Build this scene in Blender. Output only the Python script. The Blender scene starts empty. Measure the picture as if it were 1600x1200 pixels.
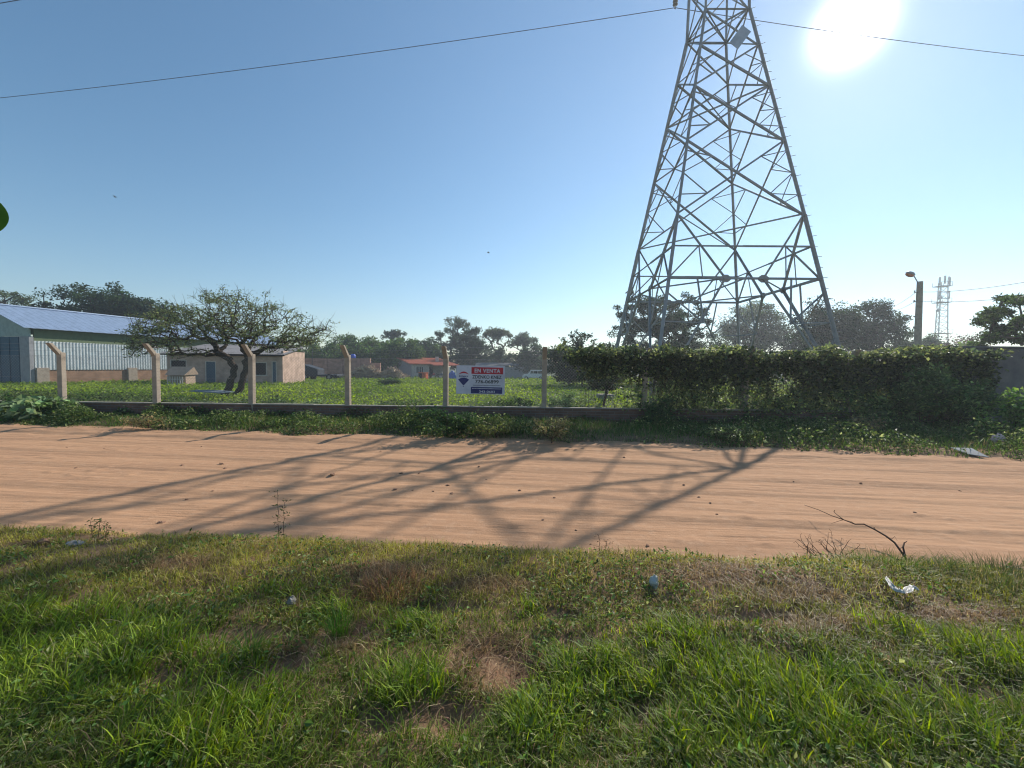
import bpy, math, random
import numpy as np
from mathutils import Vector, Matrix
R = math.radians
rng = np.random.default_rng(7)
random.seed(7)
scene = bpy.context.scene
COL = scene.collection

# ------------------------------------------------------------------ camera
FPX, PITCH, ROLL, EYE = 634.8, R(2.415), R(0.549), 1.6
_f = np.array([0, math.cos(PITCH), -math.sin(PITCH)]); _r0 = np.array([1., 0, 0]); _u0 = np.cross(_r0, _f)
CR = math.cos(ROLL)*_r0 + math.sin(ROLL)*_u0
CU = -math.sin(ROLL)*_r0 + math.cos(ROLL)*_u0
CF = _f
cam = bpy.data.objects.new('camera', bpy.data.cameras.new('camera')); COL.objects.link(cam)
M4 = Matrix(((CR[0], CU[0], -CF[0], 0), (CR[1], CU[1], -CF[1], 0), (CR[2], CU[2], -CF[2], EYE), (0, 0, 0, 1)))
cam.matrix_world = M4
cam.data.sensor_width = 36; cam.data.lens = FPX/1600*36; cam.data.clip_start = 0.05; cam.data.clip_end = 6000
scene.camera = cam

# ------------------------------------------------------------------ sky and sun
SUN = np.array([0.52587, 0.65955, 0.53708]); EL = math.asin(SUN[2]); AZ = math.atan2(SUN[0], SUN[1])
w = bpy.data.worlds.new('World'); scene.world = w; w.use_nodes = True
nt = w.node_tree; nt.nodes.clear()
N = nt.nodes.new; L = nt.links.new
sky = N('ShaderNodeTexSky'); sky.sky_type = 'NISHITA'; sky.sun_disc = False
sky.sun_elevation = EL; sky.sun_rotation = AZ; sky.altitude = 150
sky.air_density = 1.1; sky.dust_density = 0.05; sky.ozone_density = 2.5
bg = N('ShaderNodeBackground'); bg.inputs[1].default_value = 0.1
sat = N('ShaderNodeHueSaturation'); sat.inputs['Saturation'].default_value = 1.15; sat.inputs['Hue'].default_value = .492; L(sky.outputs[0], sat.inputs['Color']); L(sat.outputs[0], bg.inputs[0])
# bright glow put into the sky round the sun, in place of camera bloom
tc = N('ShaderNodeTexCoord'); dt = N('ShaderNodeVectorMath'); dt.operation = 'DOT_PRODUCT'
nv = N('ShaderNodeVectorMath'); nv.operation = 'NORMALIZE'
L(tc.outputs['Generated'], nv.inputs[0]); L(nv.outputs[0], dt.inputs[0]); dt.inputs[1].default_value = tuple(SUN)
def mth(op, a, b=None):
    m = N('ShaderNodeMath'); m.operation = op
    if isinstance(a, (int, float)): m.inputs[0].default_value = a
    else: L(a, m.inputs[0])
    if b is not None:
        if isinstance(b, (int, float)): m.inputs[1].default_value = b
        else: L(b, m.inputs[1])
    return m.outputs[0]
dd = mth('MAXIMUM', dt.outputs['Value'], 0.0)
g = mth('ADD', mth('ADD', mth('MULTIPLY', mth('POWER', dd, 1600), 3.0), mth('MULTIPLY', mth('POWER', dd, 60), 0.14)),
        mth('MULTIPLY', mth('POWER', dd, 3), 0.05))
b2 = N('ShaderNodeBackground'); b2.inputs[0].default_value = (1, .97, .95, 1); L(g, b2.inputs[1])
ad = N('ShaderNodeAddShader'); L(bg.outputs[0], ad.inputs[0]); L(b2.outputs[0], ad.inputs[1])
wo = N('ShaderNodeOutputWorld'); L(ad.outputs[0], wo.inputs[0])
sl = bpy.data.lights.new('sun', 'SUN'); sl.energy = 4.7; sl.angle = R(0.55); sl.color = (1, .93, .83)
so = bpy.data.objects.new('sun', sl); COL.objects.link(so)
so.rotation_euler = Vector(tuple(SUN)).to_track_quat('Z', 'Y').to_euler(); so.location = (20, 25, 40)
scene.view_settings.view_transform = 'Standard'; scene.view_settings.look = 'None'
scene.view_settings.gamma = 1; scene.view_settings.exposure = 0.42
scene.cycles.max_bounces = 6; scene.cycles.transparent_max_bounces = 8; scene.cycles.volume_bounces = 0
scene.cycles.use_denoising = True; scene.cycles.filter_width = 1.15
scene.cycles.sample_clamp_indirect = 6

# ------------------------------------------------------------------ placing helpers
def fieldz(y): return -0.009*max(0.0, y-12)
def ray(px, py):
    d = CF*FPX + CR*(px-800) + CU*(600-py); return d/np.linalg.norm(d)
def at(px, py, Y):
    d = ray(px, py); t = Y/d[1]; return np.array([d[0]*t, Y, EYE+d[2]*t])
def gnd(px, py, z=0.0):
    d = ray(px, py); t = (z-EYE)/d[2]; return np.array([d[0]*t, d[1]*t, z])
def X_at(px, Y): return (px-800)/FPX*Y

# ------------------------------------------------------------------ noise
_G = np.random.default_rng(11).random((256, 256))
def vn(x, y, s=0):
    x = np.asarray(x, float)+s*17.37; y = np.asarray(y, float)+s*9.71
    xi = np.floor(x).astype(int); yi = np.floor(y).astype(int); fx = x-xi; fy = y-yi
    fx = fx*fx*(3-2*fx); fy = fy*fy*(3-2*fy)
    a = _G[xi % 256, yi % 256]; b = _G[(xi+1) % 256, yi % 256]; c = _G[xi % 256, (yi+1) % 256]; d = _G[(xi+1) % 256, (yi+1) % 256]
    return (a*(1-fx)+b*fx)*(1-fy)+(c*(1-fx)+d*fx)*fy
def fbm(x, y, s=0, o=3):
    t = 0; a = .5; n = 0
    for k in range(o): t = t+a*vn(x*2**k, y*2**k, s+k*3); n += a; a *= .5
    return t/n
def sst(a, b, x): t = np.clip((x-a)/(b-a), 0, 1); return t*t*(3-2*t)

# ------------------------------------------------------------------ materials
def mat(name, base, rough=.8, spec=.3, noise=None, bump=None, metal=0, var=None, stripes=None):
    """noise=(scale, colour2, lo, hi) mixes a second colour; bump=(scale, strength, distance); stripes=(axis, scale, strength)"""
    m = bpy.data.materials.new(name); m.use_nodes = True; t = m.node_tree; p = t.nodes['Principled BSDF']
    p.inputs['Base Color'].default_value = (*base, 1); p.inputs['Roughness'].default_value = rough
    p.inputs['Specular IOR Level'].default_value = spec; p.inputs['Metallic'].default_value = metal
    n = t.nodes.new; l = t.links.new; tc = n('ShaderNodeTexCoord'); vec = tc.outputs['Object']
    colour = None
    if noise:
        nz = n('ShaderNodeTexNoise'); nz.inputs['Scale'].default_value = noise[0]; nz.inputs['Detail'].default_value = 6
        nz.inputs['Roughness'].default_value = .65; l(vec, nz.inputs['Vector'])
        cr = n('ShaderNodeValToRGB'); cr.color_ramp.elements[0].position = noise[2]; cr.color_ramp.elements[1].position = noise[3]
        cr.color_ramp.elements[0].color = (*base, 1); cr.color_ramp.elements[1].color = (*noise[1], 1)
        l(nz.outputs['Fac'], cr.inputs[0]); colour = cr.outputs[0]; l(colour, p.inputs['Base Color'])
    last = None
    if stripes:
        wv = n('ShaderNodeTexWave'); wv.bands_direction = stripes[0]; wv.inputs['Scale'].default_value = stripes[1]; l(vec, wv.inputs['Vector'])
        b = n('ShaderNodeBump'); b.inputs['Strength'].default_value = stripes[2]; b.inputs['Distance'].default_value = .03
        l(wv.outputs['Fac'], b.inputs['Height']); last = b.outputs[0]; l(last, p.inputs['Normal'])
    if bump:
        nb = n('ShaderNodeTexNoise'); nb.inputs['Scale'].default_value = bump[0]; nb.inputs['Detail'].default_value = 8; l(vec, nb.inputs['Vector'])
        b = n('ShaderNodeBump'); b.inputs['Strength'].default_value = bump[1]; b.inputs['Distance'].default_value = bump[2]
        l(nb.outputs['Fac'], b.inputs['Height'])
        if last: l(last, b.inputs['Normal'])
        l(b.outputs[0], p.inputs['Normal'])
    return m
def brickmat(name, c1, c2, mortar, scale=1.0, bw=.25, bh=.07):
    m = mat(name, c1, .9, .15); t = m.node_tree; p = t.nodes['Principled BSDF']; n = t.nodes.new; l = t.links.new
    tc = n('ShaderNodeTexCoord'); sp = n('ShaderNodeSeparateXYZ'); cb = n('ShaderNodeCombineXYZ'); l(tc.outputs['Object'], sp.inputs[0])
    a = n('ShaderNodeMath'); a.operation = 'ADD'; l(sp.outputs[0], a.inputs[0]); l(sp.outputs[1], a.inputs[1])
    l(a.outputs[0], cb.inputs[0]); l(sp.outputs[2], cb.inputs[1])
    b = n('ShaderNodeTexBrick'); l(cb.outputs[0], b.inputs['Vector']); b.inputs['Scale'].default_value = scale
    b.inputs['Color1'].default_value = (*c1, 1); b.inputs['Color2'].default_value = (*c2, 1); b.inputs['Mortar'].default_value = (*mortar, 1)
    b.inputs['Brick Width'].default_value = bw; b.inputs['Row Height'].default_value = bh; b.inputs['Mortar Size'].default_value = .009
    nz = n('ShaderNodeTexNoise'); nz.inputs['Scale'].default_value = 1.7; nz.inputs['Detail'].default_value = 5; l(tc.outputs['Object'], nz.inputs['Vector'])
    mx = n('ShaderNodeMix'); mx.data_type = 'RGBA'; mx.blend_type = 'MULTIPLY'; mx.inputs[0].default_value = .7
    cr = n('ShaderNodeValToRGB'); cr.color_ramp.elements[0].position = .3; cr.color_ramp.elements[1].position = .7
    cr.color_ramp.elements[0].color = (.45, .45, .42, 1); cr.color_ramp.elements[1].color = (1, 1, 1, 1)
    l(nz.outputs['Fac'], cr.inputs[0]); l(b.outputs['Color'], mx.inputs[6]); l(cr.outputs[0], mx.inputs[7]); l(mx.outputs[2], p.inputs['Base Color'])
    bm = n('ShaderNodeBump'); bm.inputs['Distance'].default_value = .01; bm.inputs['Strength'].default_value = .8
    iv = n('ShaderNodeMath'); iv.operation = 'SUBTRACT'; iv.inputs[0].default_value = 1; l(b.outputs['Fac'], iv.inputs[1])
    l(iv.outputs[0], bm.inputs['Height']); l(bm.outputs[0], p.inputs['Normal'])
    return m
def leafmat(name, trans=.45, rough=.5, spec=.25):
    m = bpy.data.materials.new(name); m.use_nodes = True; t = m.node_tree; p = t.nodes['Principled BSDF']; n = t.nodes.new; l = t.links.new
    at_ = n('ShaderNodeAttribute'); at_.attribute_name = 'tint'; l(at_.outputs['Color'], p.inputs['Base Color'])
    p.inputs['Roughness'].default_value = rough; p.inputs['Specular IOR Level'].default_value = spec
    tr = n('ShaderNodeBsdfTranslucent'); hs = n('ShaderNodeHueSaturation'); hs.inputs['Hue'].default_value = .485; hs.inputs['Saturation'].default_value = 1.15; hs.inputs['Value'].default_value = 1.5
    l(at_.outputs['Color'], hs.inputs['Color']); l(hs.outputs[0], tr.inputs[0])
    mx = n('ShaderNodeMixShader'); mx.inputs[0].default_value = trans; l(p.outputs[0], mx.inputs[1]); l(tr.outputs[0], mx.inputs[2])
    l(mx.outputs[0], t.nodes['Material Output'].inputs[0]); return m
M = {}
M['leaf'] = leafmat('leaf'); M['grass'] = leafmat('grass_blade', .4, .5, .2); M['farleaf'] = leafmat('far_leaf', .35, .65, .1)
M['bark'] = mat('bark', (.05, .04, .032), .9, .1, (6, (.10, .08, .065), .4, .7), (30, .6, .02))
M['galv'] = mat('weathered_galvanised_steel', (.24, .25, .26), .6, .4, (3, (.34, .34, .34), .4, .7), metal=.2)
M['wire'] = mat('wire', (.09, .09, .09), .5, .5, metal=.5)
M['mesh'] = mat('galvanised_mesh', (.30, .30, .29), .5, .5, metal=.4)
M['cable'] = mat('cable', (.06, .06, .065), .6, .3)
M['concrete'] = mat('post_concrete', (.36, .30, .24), .9, .15, (5, (.24, .2, .16), .45, .7), (40, .4, .01))
M['dconc'] = mat('dark_render', (.12, .12, .125), .95, .1, (2, (.2, .19, .18), .4, .75), (15, .4, .01))
M['wallbrick'] = brickmat('low_wall_brick', (.24, .13, .095), (.16, .095, .075), (.2, .17, .15))
M['coping'] = mat('coping_mortar', (.36, .32, .27), .9, .15, (4, (.2, .18, .15), .4, .7), (25, .5, .01))
M['pinkbrick'] = brickmat('old_pink_brick', (.60, .33, .25), (.46, .25, .19), (.5, .4, .34), 1, .5, .16)
M['housebrick'] = brickmat('house_brick', (.62, .44, .35), (.54, .38, .30), (.46, .36, .3))
M['plinth'] = brickmat('plinth_brick', (.42, .24, .15), (.32, .18, .11), (.36, .3, .24))
M['glass'] = mat('dark_glass', (.02, .025, .03), .15, .5)
M['dark'] = mat('dark_opening', (.02, .022, .025), .9, .1)
M['white'] = mat('white_paint', (.72, .72, .70), .5, .4, (3, (.6, .6, .57), .5, .8))
M['rubber'] = mat('rubber', (.02, .02, .02), .8, .2)
def plain(k, c, r=.7, s=.3, metal=0): M[k] = mat(k, c, r, s, (2.5, tuple(x*.72 for x in c), .42, .72), metal=metal); return M[k]
plain('roofblue', (.25, .33, .46), .5, .5, .1); plain('siding', (.62, .66, .66), .5, .4); plain('greenpanel', (.13, .17, .09), .8)
plain('gable', (.30, .38, .36), .7); plain('bluedoor', (.03, .09, .14), .6); plain('greyplaster', (.32, .32, .33), .9); plain('terracotta', (.50, .15, .085), .8)
plain('cream', (.55, .5, .45), .9); plain('orange', (.60, .13, .04), .6); plain('tarp', (.03, .12, .42), .5, .4); plain('tank', (.02, .08, .45), .4, .5)
plain('trailer', (.035, .045, .06), .7); plain('wood', (.36, .27, .2), .9); plain('oldroof', (.17, .165, .17), .7); plain('signwhite', (.56, .56, .64), .5, .3)
plain('signred', (.42, .02, .035), .5); plain('signnavy', (.025, .03, .14), .5); plain('ink', (.02, .025, .03), .5); plain('steel', (.5, .5, .5), .4, .5, .6)
plain('redpaint', (.45, .09, .06), .6); plain('plastic', (.42, .42, .39), .5, .3); plain('sheet', (.20, .24, .27), .7, .2); plain('straw', (.50, .38, .26), .9, .1)
plain('insul', (.22, .2, .17), .2, .6); plain('lampglass', (.60, .14, .02), .25, .5); plain('clod', (.30, .18, .12), .95, .1); plain('twig', (.085, .055, .04), .9, .1)
plain('flower', (.7, .5, .5), .6)

def soil(name, c1, c2, c3, sx, sy, s2):
    m = mat(name, c1, .95, .1); t = m.node_tree; p = t.nodes['Principled BSDF']; n = t.nodes.new; l = t.links.new
    tc = n('ShaderNodeTexCoord'); mp = n('ShaderNodeMapping'); mp.inputs['Scale'].default_value = (sx, sy, 1); l(tc.outputs['Object'], mp.inputs[0])
    a = n('ShaderNodeTexNoise'); a.inputs['Scale'].default_value = 1; a.inputs['Detail'].default_value = 7; l(mp.outputs[0], a.inputs['Vector'])
    b = n('ShaderNodeTexNoise'); b.inputs['Scale'].default_value = s2; b.inputs['Detail'].default_value = 8; b.inputs['Roughness'].default_value = .7; l(tc.outputs['Object'], b.inputs['Vector'])
    r = n('ShaderNodeValToRGB'); r.color_ramp.elements[0].position = .35; r.color_ramp.elements[1].position = .66
    r.color_ramp.elements[0].color = (*c1, 1); r.color_ramp.elements[1].color = (*c2, 1); l(a.outputs['Fac'], r.inputs[0])
    r2 = n('ShaderNodeValToRGB'); r2.color_ramp.elements[0].position = .5; r2.color_ramp.elements[1].position = .78
    r2.color_ramp.elements[0].color = (0, 0, 0, 1); r2.color_ramp.elements[1].color = (.75, .75, .75, 1); l(b.outputs['Fac'], r2.inputs[0])
    mx = n('ShaderNodeMix'); mx.data_type = 'RGBA'; l(r2.outputs[0], mx.inputs[0]); l(r.outputs[0], mx.inputs[6]); mx.inputs[7].default_value = (*c3, 1)
    l(mx.outputs[2], p.inputs['Base Color'])
    g_ = n('ShaderNodeTexNoise'); g_.inputs['Scale'].default_value = 45; g_.inputs['Detail'].default_value = 8; g_.inputs['Roughness'].default_value = .7; l(tc.outputs['Object'], g_.inputs['Vector'])
    bp = n('ShaderNodeBump'); bp.inputs['Strength'].default_value = .55; bp.inputs['Distance'].default_value = .012; l(g_.outputs['Fac'], bp.inputs['Height']); l(bp.outputs[0], p.inputs['Normal'])
    return m
M['road'] = soil('road_sand', (.48, .275, .155), (.41, .235, .135), (.54, .35, .225), .3, 1.6, 9)
def add_ruts(m):
    t = m.node_tree; n = t.nodes.new; l = t.links.new; p = t.nodes['Principled BSDF']; prev = p.inputs['Normal'].links[0].from_socket
    tc = n('ShaderNodeTexCoord'); mp = n('ShaderNodeMapping'); mp.inputs['Rotation'].default_value = (0, 0, R(5)); mp.inputs['Scale'].default_value = (.45, 13, 1); l(tc.outputs['Object'], mp.inputs[0])
    a = n('ShaderNodeTexNoise'); a.inputs['Scale'].default_value = 1; a.inputs['Detail'].default_value = 9; a.inputs['Roughness'].default_value = .68; l(mp.outputs[0], a.inputs['Vector'])
    bp = n('ShaderNodeBump'); bp.inputs['Strength'].default_value = 1.0; bp.inputs['Distance'].default_value = .009; l(a.outputs['Fac'], bp.inputs['Height']); l(prev, bp.inputs['Normal']); l(bp.outputs[0], p.inputs['Normal'])
add_ruts(M['road'])
M['vsoil'] = soil('verge_soil', (.27, .165, .10), (.14, .095, .055), (.36, .235, .15), 2.2, 2.2, 14)
M['fsoil'] = soil('field_soil', (.06, .085, .025), (.045, .065, .02), (.10, .11, .04), .4, .4, 3)
M['gsoil'] = soil('far_ground', (.07, .08, .035), (.05, .06, .03), (.12, .10, .06), .02, .02, .4)

# ------------------------------------------------------------------ mesh helpers
def link(o, parent=None):
    COL.objects.link(o)
    if parent: o.parent = parent
    return o
def tag(o, label=None, cat=None, group=None, kind=None):
    if label: o['label'] = label
    if cat: o['category'] = cat
    if group: o['group'] = group
    if kind: o['kind'] = kind
    return o
def thing(name, label, cat, loc=(0, 0, 0), rz=0, group=None):
    o = bpy.data.objects.new(name, None); o.empty_display_size = .2; link(o); o.location = loc; o.rotation_euler = (0, 0, rz)
    return tag(o, label, cat, group)
def npmesh(name, V, Q=None, T=None, m=None, tint=None, parent=None, smooth=False):
    me = bpy.data.meshes.new(name); V = np.asarray(V, np.float32)
    me.vertices.add(len(V)); me.vertices.foreach_set('co', V.ravel())
    q = np.zeros((0, 4), np.int32) if Q is None else np.asarray(Q, np.int32); t = np.zeros((0, 3), np.int32) if T is None else np.asarray(T, np.int32)
    nl = q.size+t.size; me.loops.add(nl); me.loops.foreach_set('vertex_index', np.concatenate([q.ravel(), t.ravel()]))
    me.polygons.add(len(q)+len(t))
    ls = np.concatenate([np.arange(len(q))*4, q.size+np.arange(len(t))*3]).astype(np.int32)
    me.polygons.foreach_set('loop_start', ls)
    if tint is not None:
        a = me.color_attributes.new('tint', 'FLOAT_COLOR', 'POINT')
        c = np.ones((len(V), 4), np.float32); c[:, :3] = tint; a.data.foreach_set('color', c.ravel())
    me.update(calc_edges=True)
    me.polygons.foreach_set('use_smooth', np.full(len(me.polygons), smooth))
    if m: me.materials.append(m)
    o = bpy.data.objects.new(name, me); return link(o, parent)
class MB:
    def __init__(s): s.v = []; s.f = []; s.xf = None
    def add(s, vs, fs):
        n = len(s.v)
        for p in vs: s.v.append(tuple(s.xf @ Vector(p)) if s.xf else tuple(p))
        for f in fs: s.f.append([i+n for i in f])
        return s
    def box(s, x0, x1, y0, y1, z0, z1):
        v = [(x, y, z) for z in (z0, z1) for y in (y0, y1) for x in (x0, x1)]
        return s.add(v, [(0, 2, 3, 1), (4, 5, 7, 6), (0, 1, 5, 4), (2, 6, 7, 3), (0, 4, 6, 2), (1, 3, 7, 5)])
    def frame(s, a, b):
        a = Vector(a); b = Vector(b); d = (b-a).normalized(); h = Vector((0, 0, 1)) if abs(d.z) < .95 else Vector((1, 0, 0))
        x = d.cross(h).normalized(); return a, b, x, x.cross(d).normalized()
    def bar(s, a, b, w_, h_=None):
        h_ = h_ or w_; a, b, x, y = s.frame(a, b); v = []
        for p in (a, b):
            for sx, sy in ((-1, -1), (1, -1), (1, 1), (-1, 1)): v.append(p+x*sx*w_/2+y*sy*h_/2)
        return s.add(v, [(3, 2, 1, 0), (4, 5, 6, 7), (0, 1, 5, 4), (1, 2, 6, 5), (2, 3, 7, 6), (3, 0, 4, 7)])
    def ell(s, a, b, w_, t=.012, flip=1, ref=None):
        """steel angle section"""
        a, b, x, y = s.frame(a, b)
        if ref is not None:
            d = (b-a).normalized(); r = Vector(ref); r = (r-d*r.dot(d)).normalized(); x = (r+d.cross(r)).normalized(); y = d.cross(x).normalized()
        y = y*flip; pr = [(0, 0), (w_, 0), (w_, t), (t, t), (t, w_), (0, w_)]; v = [p+x*(i-w_*.3)+y*(j-w_*.3) for p in (a, b) for i, j in pr]
        n = 6; return s.add(v, [tuple(range(5, -1, -1)), tuple(range(6, 12))]+[(i, (i+1) % n, n+(i+1) % n, n+i) for i in range(n)])
    def tube(s, pts, rad, n=6, cap=True):
        pts = [Vector(p) for p in pts]; rad = rad if hasattr(rad, '__len__') else [rad]*len(pts); v = []; f = []; px = None
        for i, p in enumerate(pts):
            d = (pts[min(i+1, len(pts)-1)]-pts[max(i-1, 0)]).normalized()
            if px is None: h = Vector((0, 0, 1)) if abs(d.z) < .9 else Vector((1, 0, 0)); px = d.cross(h).normalized()
            else: px = (px-d*px.dot(d)).normalized()
            py_ = d.cross(px)
            for k in range(n): a = 2*math.pi*k/n; v.append(p+(px*math.cos(a)+py_*math.sin(a))*rad[i])
        for i in range(len(pts)-1):
            for k in range(n): f.append((i*n+k, i*n+(k+1) % n, (i+1)*n+(k+1) % n, (i+1)*n+k))
        if cap: f.append(tuple(range(n-1, -1, -1))); f.append(tuple((len(pts)-1)*n+k for k in range(n)))
        return s.add(v, f)
    def lathe(s, c, prof, n=16):
        v = []; f = []
        for r, z in prof:
            for k in range(n): a = 2*math.pi*k/n; v.append((c[0]+r*math.cos(a), c[1]+r*math.sin(a), c[2]+z))
        for i in range(len(prof)-1):
            for k in range(n): f.append((i*n+k, i*n+(k+1) % n, (i+1)*n+(k+1) % n, (i+1)*n+k))
        f.append(tuple(range(n-1, -1, -1))); f.append(tuple((len(prof)-1)*n+k for k in range(n))); return s.add(v, f)
    def prism(s, poly, axis, a, b):
        """poly of 2-tuples extruded along axis from a to b"""
        def P(p, q): return (q, p[0], p[1]) if axis == 'x' else (p[0], q, p[1]) if axis == 'y' else (p[0], p[1], q)
        n = len(poly); return s.add([P(p, a) for p in poly]+[P(p, b) for p in poly], [tuple(range(n-1, -1, -1)), tuple(range(n, 2*n))]+[(i, (i+1) % n, n+(i+1) % n, n+i) for i in range(n)])
    def wheel(s, c, r, wd, axis='y', n=20):
        c = Vector(c); d = Vector((0, wd/2, 0)) if axis == 'y' else Vector((wd/2, 0, 0)); return s.tube([c-d, c-d*.6, c+d*.6, c+d], [r*.9, r, r, r*.9], n)
    def build(s, name, m, parent=None, smooth=False, bevel=0):
        me = bpy.data.meshes.new(name); me.from_pydata([tuple(p) for p in s.v], [], s.f)
        me.materials.append(m); me.update()
        import bmesh as _b
        bm = _b.new(); bm.from_mesh(me); _b.ops.recalc_face_normals(bm, faces=bm.faces); bm.to_mesh(me); bm.free()
        if smooth: me.polygons.foreach_set('use_smooth', [True]*len(me.polygons))
        o = link(bpy.data.objects.new(name, me), parent)
        if bevel: b = o.modifiers.new('bevel', 'BEVEL'); b.width = bevel; b.segments = 2
        return o
def copy_tree(o, parent=None):
    c = o.copy(); COL.objects.link(c); c.parent = parent
    for ch in list(o.children): copy_tree(ch, c)
    return c

def unit(n):
    v = rng.normal(size=(n, 3)); return v/np.linalg.norm(v, axis=1)[:, None]
def leaves(P, size, aspect=.45, up=.35, jit=.35, rs=None):
    """diamond leaves with a small fold; returns V, T-list"""
    n = len(P); d = unit(n); d[:, 2] = d[:, 2]*.7; d /= np.linalg.norm(d, axis=1)[:, None]
    nn = unit(n); nn[:, 2] += up*3; s = np.cross(d, nn); s /= np.linalg.norm(s, axis=1)[:, None]+1e-9; nn = np.cross(s, d)
    L_ = (size*(1+jit*rng.normal(size=n)).clip(.4, 2))[:, None] if np.ndim(size) == 0 else (size*(1+jit*rng.normal(size=n)).clip(.4, 2))[:, None]
    W = L_*aspect
    V = np.stack([P, P+d*L_*.45+s*W*.5+nn*W*.12, P+d*L_-nn*L_*.12, P+d*L_*.45-s*W*.5+nn*W*.12], 1).reshape(-1, 3)
    i = np.arange(n)[:, None]*4
    T = np.concatenate([i+np.array([[0, 1, 2]]), i+np.array([[0, 2, 3]])], 0)
    return V, T
def tints(n, base, var=.25, alt=None, pa=.2, k=4):
    base = np.array(base); c = base[None]*(1+var*rng.normal(size=(n, 1))).clip(.35, 1.9)*(1+.08*rng.normal(size=(n, 3)))
    if alt is not None: m_ = rng.random(n) < pa; c[m_] = np.array(alt)*(1+var*rng.normal(size=(m_.sum(), 1))).clip(.4, 1.8)
    return np.repeat(c.clip(.004, .9), k, 0)
def blades(P, h, wd, lean, ang, segs=3):
    n = len(P); ts = np.linspace(0, 1, segs+1)
    L_ = np.stack([np.cos(ang), np.sin(ang), np.zeros(n)], 1); S = np.stack([-np.sin(ang+.9*rng.normal(size=n)), np.cos(ang), np.zeros(n)], 1); S /= np.linalg.norm(S, axis=1)[:, None]
    V = []
    for t in ts:
        c = P+L_*(h*lean*t**1.8)[:, None]; c[:, 2] += h*(t-.35*lean*t**2.2)
        wv = (wd*(1-t)**.6*(.75+.5*t))[:, None]*.5
        if t < 1: V += [c-S*wv, c+S*wv]
        else: V += [c]
    k = 2*segs+1; V = np.stack(V, 1).reshape(-1, 3); i = np.arange(n)[:, None]*k; Q = []
    for s_ in range(segs-1): Q.append(i+np.array([[2*s_, 2*s_+1, 2*s_+3, 2*s_+2]]))
    T = i+np.array([[2*segs-2, 2*segs-1, 2*segs]])
    return V, np.concatenate(Q, 0), T, k

# branching skeleton: greedy tree through points
def skeleton(root, pts, bf=.35):
    pts = pts[np.argsort(np.linalg.norm(pts-root[0], axis=1))]
    nodes = [np.array(p, float) for p in root]; par = [-1]+list(range(len(root)-1)); pl = [0.0]
    for i in range(1, len(root)): pl.append(pl[-1]+np.linalg.norm(nodes[i]-nodes[i-1]))
    lo = max(0, len(root)-3)
    for p in pts:
        A = np.array(nodes); d = np.linalg.norm(A-p, axis=1); c = d+bf*np.array(pl); c[:lo] += 1e3
        j = int(np.argmin(c)); nodes.append(p); par.append(j); pl.append(pl[j]+d[j])
    return np.array(nodes), np.array(par), np.array(pl)
def skel_mesh(nodes, par, r0, rt, wob=.06, n=5, expo=.5, mb=None):
    cnt = np.ones(len(nodes))
    for i in range(len(nodes)-1, 0, -1): cnt[par[i]] += cnt[i]
    rad = rt+(r0-rt)*(cnt/cnt.max())**expo; mb = mb or MB()
    for i in range(1, len(nodes)):
        j = par[i]; a, b = nodes[j], nodes[i]; l = np.linalg.norm(b-a)
        if l < 1e-4: continue
        ra = min(rad[j], rad[i]*1.6); pts = [a]; K = 3 if l > .25 else 2
        for k in range(1, K): pts.append(a+(b-a)*k/K+rng.normal(size=3)*l*wob)
        pts.append(b); mb.tube(pts, list(np.linspace(ra, rad[i], len(pts))), n if rad[i] > .03 else 3, cap=False)
    return mb, cnt
def tree(name, label, cat, base, h, rx, ry, crown_h, nclump=45, nleaf=3500, lsize=.3, tint=(.05, .08, .03), group=None, alt=None, pa=.15, shell=.45,
         rc=None, trunk=.12, flat=0, lowfill=1.0, seedpts=None, leafm='farleaf', drop=.22, stems=1, var=.3):
    t = thing(name, label, cat, tuple(base), 0, group)
    cz = h-crown_h/2
    u = unit(nclump); r = rng.random(nclump)**shell
    C = u*r[:, None]*np.array([rx, ry, crown_h/2]); C[:, 2] += cz
    if flat: C[:, 2] = cz+crown_h/2*(1-(np.hypot(C[:, 0]/rx, C[:, 1]/ry)**2)*flat)-np.abs(rng.normal(size=nclump))*crown_h*drop
    C[:, 2] = np.maximum(C[:, 2], h*.12)
    C += rng.normal(size=C.shape)*np.array([rx, ry, crown_h/2])*.08
    if seedpts is not None: C = np.concatenate([C, seedpts])
    rc = rc or .30*min(rx, crown_h/2)+.25; rx *= 1.0
    root = [(0, 0, -.1), (rng.normal()*.02*h, rng.normal()*.02*h, (h-crown_h)*.5+.1), (rng.normal()*.03*h, rng.normal()*.03*h, max(h-crown_h, h*.15)+.1)]
    mid = C*np.array([.5, .5, 1])*rng.uniform(.75, .95, (len(C), 1))
    nodes, par, pl = skeleton(root, np.concatenate([C, mid[::2]]))
    mb, cnt = skel_mesh(nodes, par, trunk, .012*h/6+.008, .05)
    mb.build('trunk', M['bark'], t, True)
    nleaf = int(nleaf*1.9); k = max(1, nleaf//len(C)); w_ = rng.uniform(.5, 1.4, len(C)); idx = np.repeat(np.arange(len(C)), (w_*k).astype(int))
    d = unit(len(idx))*(rng.random(len(idx))**.45)[:, None]*rc*np.repeat(rng.uniform(.6, 1.35, len(C)), (w_*k).astype(int))[:, None]; d[:, 2] *= .62
    P = C[idx]+d; V, T = leaves(P, lsize, .5)
    tb = tints(len(P), tint, var, alt, pa); cl = np.repeat((1+.22*rng.normal(size=len(C))).clip(.5, 1.6)[idx], 4)[:, None]
    npmesh('crown', V, None, T, M[leafm], tb*cl, t); return t

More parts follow.
